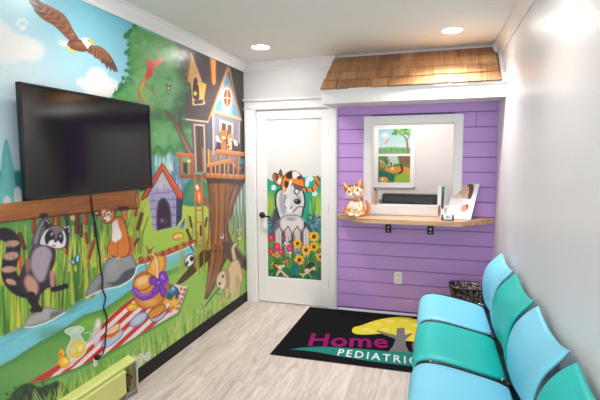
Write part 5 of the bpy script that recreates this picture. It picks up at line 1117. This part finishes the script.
b.build('acrylic_foot', mat('clear acrylic', (236, 240, 244), 0.1), o, bevel=0.002)
o2 = card('green_leaflet', 1.922, -0.080, 0.060, 0.285, -6, 3, 'small green and white leaflet standing behind the large white leaflet', pb_)
e = empty('business_card_holder', (1.978, -0.245, TOPZ), 'small black card holder with a white card at the front of the shelf', 'card holder')
b = MB().box(-0.052, 0.052, -0.022, 0.03, 0, 0.006).box(-0.050, -0.038, -0.022, 0.012, 0.004, 0.048).box(0.038, 0.050, -0.022, 0.012, 0.004, 0.048).box(-0.05, 0.05, 0.010, 0.016, 0.004, 0.03)
b.build('holder', steel_black, e, bevel=0.001, seg=1)
nu = 40; U, V = np.meshgrid(np.linspace(-0.036, 0.036, nu), np.linspace(0.008, 0.056, nu))
c = Canvas((U.ravel()/.072+.5)*100, (1-(V.ravel()-.008)/.048)*100, (246, 246, 248)); pc(c)
tag(MB().box(1.978-0.037, 1.978+0.037, -0.245-0.004, -0.245+0.008, TOPZ+0.0065, TOPZ+0.057).build('business_cards', mat('card stock', (246, 246, 248), 0.4)), 'stack of white business cards held in the small black holder', 'cards')
g_ = grid_mesh('card_face', np.stack([U.ravel(), np.full(U.size, -0.0045), V.ravel()], 1), nu, nu, c.C, print_mat('card print', 0.4, 0.4, 0), parent=bpy.data.objects['business_cards'])
g_.location = (1.978, -0.245, TOPZ)
# ------------------------------------------------------------------ welcome mat with lettering
def text_mesh(body, size, bold=0.0, space=1.0):
    cu = bpy.data.curves.new('t', 'FONT'); cu.body = body; cu.size = size; cu.offset = bold; cu.space_character = space; cu.resolution_u = 4
    o = bpy.data.objects.new('t', cu); sc.collection.objects.link(o)
    dg = bpy.context.evaluated_depsgraph_get(); dg.update(); me = bpy.data.meshes.new_from_object(o.evaluated_get(dg))
    out = [tuple(v.co) for v in me.vertices], [tuple(p.vertices) for p in me.polygons]
    bpy.data.objects.remove(o); bpy.data.curves.remove(cu); bpy.data.meshes.remove(me)
    return out
def floor_pt(px, py):
    d = CF+CR*(px-300)/F_PX-CU*(py-200)/F_PX; t = -CAM[2]/d[2]; p = CAM+t*d
    return (float(p[0]), float(p[1]))
def make_mat():
    MX0, MX1, MY0, MY1 = 0.700, 2.22, -1.155, -0.030
    e = empty('door_mat', ((MX0+MX1)/2, (MY0+MY1)/2, 0), 'black floor mat with magenta and white lettering and a yellow tree before the purple wall', 'mat')
    ox, oy = e.location.x, e.location.y
    def carpet(n, col, v=.25): return mat(n, col, 0.95, bump=0.9, bscale=700, var=v, vscale=260, spec=0.1)
    blk = carpet('carpet black', (17, 17, 20)); mag = carpet('carpet magenta', (138, 18, 100)); teal = carpet('carpet teal', (36, 122, 116)); yel = carpet('carpet yellow', (208, 198, 56)); gry = carpet('carpet grey', (112, 108, 112)); wht = carpet('carpet white', (222, 226, 222)); pch = carpet('carpet cream', (226, 200, 110))
    MB().box(MX0-ox, MX1-ox, MY0-oy, MY1-oy, 0.0005, 0.007).build('mat_pile', blk, e, bevel=0.003)
    b = MB().box(MX0-ox-.008, MX1-ox+.008, MY0-oy-.008, MY1-oy+.008, 0.0002, 0.0035); b.build('rubber_edge', mat('rubber', (12, 12, 13), 0.6), e)
    b = MB()
    def flat(pts, z, mi, curve=False):
        if curve: pts = [tuple(p) for p in smooth_path(pts, True, 4)]
        P = [floor_pt(*p) for p in pts]; vs_ = [b.bm.verts.new((x-ox, y-oy, z)) for x, y in P]
        f = b.bm.faces.new(vs_); f.material_index = mi; f.normal_update()
        if f.normal.z < 0: f.normal_flip()
        bmesh.ops.triangulate(b.bm, faces=[f])
    # hill
    flat([(289.7, 350.4), (303, 348.4), (320, 347.6), (345, 348.6), (370, 350.6), (390, 352.6), (404, 353), (420, 352.5), (440, 352), (440, 372), (414, 367.5), (396, 365.4), (379, 363.2), (360, 360.6), (345, 358), (330, 355.4), (316.7, 352.9), (303, 351.2)], 0.0076, 1)
    flat([(352, 331.5), (354, 328), (360, 326.5), (367, 324), (376, 321), (386, 319), (396, 317.8), (406, 318), (416, 320), (426, 324), (430, 332), (428, 341), (418, 343.5), (410, 342), (400, 341), (392, 337), (382, 334.6), (372, 335.2), (360, 335.4), (354, 334)], 0.0076, 2, True)
    A = random.Random(5)
    for (x, y, r) in ((366, 330, 2.5), (378, 325, 2.6), (390, 322, 3), (404, 321, 2.6), (415, 326, 2.5), (386, 330, 2.4), (372, 332, 2), (410, 333, 2.4)):
        flat([(x+r*1.7*math.cos(t*.7), y+r*.55*math.sin(t*.7)) for t in range(9)], 0.0080, 5)
    # trunk and branches
    flat([(397, 329), (404.6, 328.6), (405, 336), (412, 333.6), (412, 335), (405.6, 341), (406, 347), (409.6, 353.6), (388.6, 352.4), (393, 347), (395.6, 340), (386, 336.4), (376.5, 332.6), (377, 331.2), (387, 334), (396.4, 336)], 0.0084, 3)
    # start of a further grey letter beside the trunk
    flat([(416.6, 341.2), (413.4, 342.2), (411.6, 346), (412.6, 350.4), (416, 352.2), (416.4, 350.4), (414.6, 349), (414.2, 346), (415.4, 343.6), (417, 342.8)], 0.0084, 3)
    # lettering mapped between base lines on the mat
    def letters(body, mi, z, bl, br_, tl, bold, space=1.0):
        V, Fc = text_mesh(body, 1.0, bold, space)
        xs = [v[0] for v in V]; x0, x1 = min(xs), max(xs); cap = 0.72
        O = Vector(floor_pt(*bl)); U = Vector(floor_pt(*br_))-O; W = Vector(floor_pt(*tl))-O
        vv = [b.bm.verts.new((O.x+U.x*(v[0]-x0)/(x1-x0)+W.x*v[1]/cap-ox, O.y+U.y*(v[0]-x0)/(x1-x0)+W.y*v[1]/cap-oy, z)) for v in V]
        for f in Fc:
            try: g = b.bm.faces.new([vv[i] for i in f]); g.material_index = mi
            except ValueError: pass
    letters('Home', 0, 0.0084, (307.8, 346.4), (388.2, 348.6), (311.8, 334.0), 0.022, 1.05)
    letters('PEDIATRIC', 4, 0.0084, (337.2, 356.4), (418.2, 365.8), (339.4, 349.6), 0.012, 1.35)
    b.build('mat_design', [mag, teal, yel, gry, wht, pch], e, fix=False)['label'] = 'magenta and white lettering with a yellow tree on a teal hill'
make_mat()

# ------------------------------------------------------------------ beam seating along the right wall
def seating():
    e = empty('waiting_bench', (2.05, -1.95, 0), 'row of four joined chairs in alternating light blue and teal along the white wall', 'bench')
    OX, OY = 2.05, -1.95
    vb = mat('light blue vinyl', (120, 204, 232), 0.42, bump=0.12, bscale=350); vt = mat('teal vinyl', (4, 182, 178), 0.42, bump=0.12, bscale=350)
    fr_ = mat('black steel frame', (16, 16, 20), 0.35, metal=0.2); chrome = mat('chrome', (216, 216, 220), 0.15, metal=1)
    pitch = 0.605; yb0 = -0.735; wid = 0.566
    def pad(name, prof, thick, yc, m, bow=None, wfun=None, label=None, nu=22, nv=14):
        """closed rounded cushion: prof = list of (x,z) centre line; superelliptic edges"""
        P = [np.array(v) for v in smooth_path(prof, False, 6)]
        P = np.array(P); seg = np.linalg.norm(np.diff(P, axis=0), axis=1); s = np.concatenate([[0], np.cumsum(seg)]); s /= s[-1]
        def at(t): return np.array([np.interp(t, s, P[:, 0]), np.interp(t, s, P[:, 1])])
        us = np.linspace(-1, 1, nu); vsn = np.linspace(-1, 1, nv); bm = bmesh.new()
        us = np.sign(us)*(1-(1-np.abs(us))**1.6); vsn = np.sign(vsn)*(1-(1-np.abs(vsn))**1.6)
        G_ = {}
        for side in (1, -1):
            for i, u in enumerate(us):
                for j, v in enumerate(vsn):
                    edge = i in (0, nu-1) or j in (0, nv-1)
                    if edge and side == -1: G_[(i, j, -1)] = G_[(i, j, 1)]; continue
                    t = (u+1)/2; c = at(t); d = at(min(t+.02, 1))-at(max(t-.02, 0)); d /= np.linalg.norm(d); nrm = np.array([-d[1], d[0]])
                    h = max(0.0, (1-abs(u)**7)*(1-abs(v)**9))**0.5*thick/2*side
                    off = bow(t, v) if bow else (0, 0)
                    ww = wid/2*(wfun(t) if wfun else 1)
                    # slightly rounded plan corners
                    rc = 1-0.05*max(0, abs(u)-.75)**1.2*6
                    x = c[0]+nrm[0]*h+off[0]; z = c[1]+nrm[1]*h+off[1]
                    G_[(i, j, side)] = bm.verts.new((x-OX, yc+v*ww*rc-OY, z))
        for side in (1, -1):
            for i in range(nu-1):
                for j in range(nv-1):
                    q = [G_[(i, j, side)], G_[(i+1, j, side)], G_[(i+1, j+1, side)], G_[(i, j+1, side)]]
                    if len(set(q)) == 4:
                        try: bm.faces.new(q)
                        except ValueError: pass
        b = MB(); b.bm.free(); b.bm = bm
        o = b.build(name, m, e, smooth=True, sub=1)
        if label: o['label'] = label
        return o
    seat_prof = [(1.797, 0.350), (1.791, 0.395), (1.812, 0.432), (1.865, 0.446), (1.96, 0.438), (2.09, 0.412), (2.236, 0.380)]
    back_prof = [(2.254, 0.395), (2.232, 0.49), (2.228, 0.60), (2.256, 0.70), (2.326, 0.785), (2.348, 0.806)]
    for k in range(4):
        yc = yb0-pitch*(k+.5); m, cn = ((vb, 'light blue'), (vt, 'teal'))[k % 2]
        pad('seat', seat_prof, 0.045, yc, m, bow=lambda t, v: (0, -0.010*(1-v*v)*math.sin(math.pi*t)), wfun=lambda t: 1.0, label=cn+' padded vinyl seat')
        pad('backrest', back_prof, 0.036, yc, m, bow=lambda t, v: (0.030*(1-v*v)*(1-t*.9), -0.045*(1-v*v)*max(0, t-.3)/.7), wfun=lambda t: 1.0-.05*abs(t-.4), label=cn+' curved vinyl backrest')
    # steel: long beam, joint frames between the seats, legs
    y1 = yb0; y2 = yb0-4*pitch
    MB().box(2.175-OX, 2.225-OX, y2-OY, y1-OY, 0.325, 0.365).build('beam', fr_, e, bevel=0.004)
    MB().box(2.222-OX, 2.272-OX, y2-OY, y1-OY, 0.350, 0.380).build('rear_rail', fr_, e, bevel=0.003)
    MB().box(1.82-OX, 1.86-OX, y2-OY, y1-OY, 0.345, 0.375).build('front_rail', fr_, e, bevel=0.004)
    for k in range(5):
        y = yb0-pitch*k
        pts = [(1.83, 0.36), (1.804, 0.39), (1.815, 0.428), (1.87, 0.442), (1.98, 0.430), (2.12, 0.400), (2.232, 0.380), (2.256, 0.42), (2.256, 0.54), (2.268, 0.64), (2.318, 0.74)]
        P = smooth_path(pts, False, 4)
        MB().tube([(p[0]-OX, y-OY, p[1]) for p in P], 0.0125, 10).build('side_frame', fr_, e, smooth=True)
        MB().tube([(1.87-OX, y-OY-.012, 0.456), (1.87-OX, y-OY+.012, 0.456)], 0.005, 8).build('bolt', chrome, e, smooth=True)
        MB().tube([(2.205-OX, y-OY-.014, 0.402), (2.22-OX, y-OY+.014, 0.402)], 0.0055, 8).build('bolt', chrome, e, smooth=True)
    for k in (0.85, 3.15):
        y = yb0-pitch*k-OY
        b = MB().box(2.18-OX, 2.22-OX, y-.02, y+.02, 0.03, 0.33)
        f0 = 0.0
        b.prism([(1.84-OX, y-.02, f0), (2.33-OX, y-.02, f0), (2.33-OX, y-.02, 0.02), (2.22-OX, y-.02, 0.05), (2.16-OX, y-.02, 0.05), (1.84-OX, y-.02, 0.02)], (0, 0, 0), (0, .04, 0))
        b.build('leg', fr_, e, bevel=0.003)
seating()

# ------------------------------------------------------------------ low white table with speckled black basket in the corner
e = empty('side_table', (2.18, -0.30, 0), 'small low white table in the corner beyond the nearest light blue seat', 'table')
e['label'] = 'small low white table in the corner between purple wall and chairs'
wt = mat('table white', (238, 236, 236), 0.35)
MB().box(-0.15, 0.16, -0.15, 0.13, 0.285, 0.300).build('tabletop', wt, e, bevel=0.006, seg=3)
for sx in (-0.12, 0.13):
    for sy in (-0.12, 0.10): MB().tube([(sx, sy, 0.0075), (sx, sy, 0.286)], 0.012, 12).build('leg', wt, e, smooth=True)
def basket():
    m = bpy.data.materials.new('speckled black sequins'); m.use_nodes = True; nt = m.node_tree; pb = nt.nodes['Principled BSDF']
    tc = nt.nodes.new('ShaderNodeTexCoord'); v = nt.nodes.new('ShaderNodeTexVoronoi'); v.inputs['Scale'].default_value = 120
    ws = nt.nodes.new('ShaderNodeSeparateColor'); gt = nt.nodes.new('ShaderNodeMath'); gt.operation = 'GREATER_THAN'; gt.inputs[1].default_value = 0.80
    mx = nt.nodes.new('ShaderNodeMix'); mx.data_type = 'RGBA'; mx.inputs['A'].default_value = srgb((22, 20, 24))
    hs = nt.nodes.new('ShaderNodeHueSaturation'); hs.inputs['Saturation'].default_value = 0.6; hs.inputs['Value'].default_value = 0.5
    nt.links.new(tc.outputs['Object'], v.inputs['Vector']); nt.links.new(v.outputs['Color'], ws.inputs[0]); nt.links.new(ws.outputs[0], gt.inputs[0]); nt.links.new(gt.outputs[0], mx.inputs['Factor'])
    nt.links.new(v.outputs['Color'], hs.inputs['Color']); nt.links.new(hs.outputs['Color'], mx.inputs['B']); nt.links.new(mx.outputs['Result'], pb.inputs['Base Color']); pb.inputs['Roughness'].default_value = 0.4
    e = empty('storage_basket', (2.17, -0.31, 0.300), 'open black basket speckled with colour on the low white table', 'basket')
    b = MB(); n = 44
    def ring(hx, hy, z):
        r = []
        for k in range(n):
            a = 2*math.pi*k/n; c_, s_ = math.cos(a), math.sin(a); p = 0.42
            r.append(b.bm.verts.new((math.copysign(abs(c_)**p, c_)*hx, math.copysign(abs(s_)**p, s_)*hy, z)))
        return r
    rs = [ring(0.140, 0.10, 0.0), ring(0.150, 0.11, 0.004), ring(0.162, 0.12, 0.105), ring(0.166, 0.124, 0.114), ring(0.160, 0.118, 0.116), ring(0.150, 0.108, 0.10), ring(0.138, 0.098, 0.008)]
    for i in range(len(rs)-1):
        for k in range(n): b.bm.faces.new((rs[i][k], rs[i][(k+1) % n], rs[i+1][(k+1) % n], rs[i+1][k]))
    b.bm.faces.new(rs[0][::-1]); b.bm.faces.new(rs[-1]); b.build('basket_body', m, e, smooth=True)
    b = MB(); P = [(math.copysign(abs(math.cos(t))**.42, math.cos(t))*0.166, math.copysign(abs(math.sin(t))**.42, math.sin(t))*0.124, 0.115) for t in [2*math.pi*k/48 for k in range(49)]]
    b.tube(P, 0.005, 8, cap=False).build('rim', steel_black, e, smooth=True)
basket()
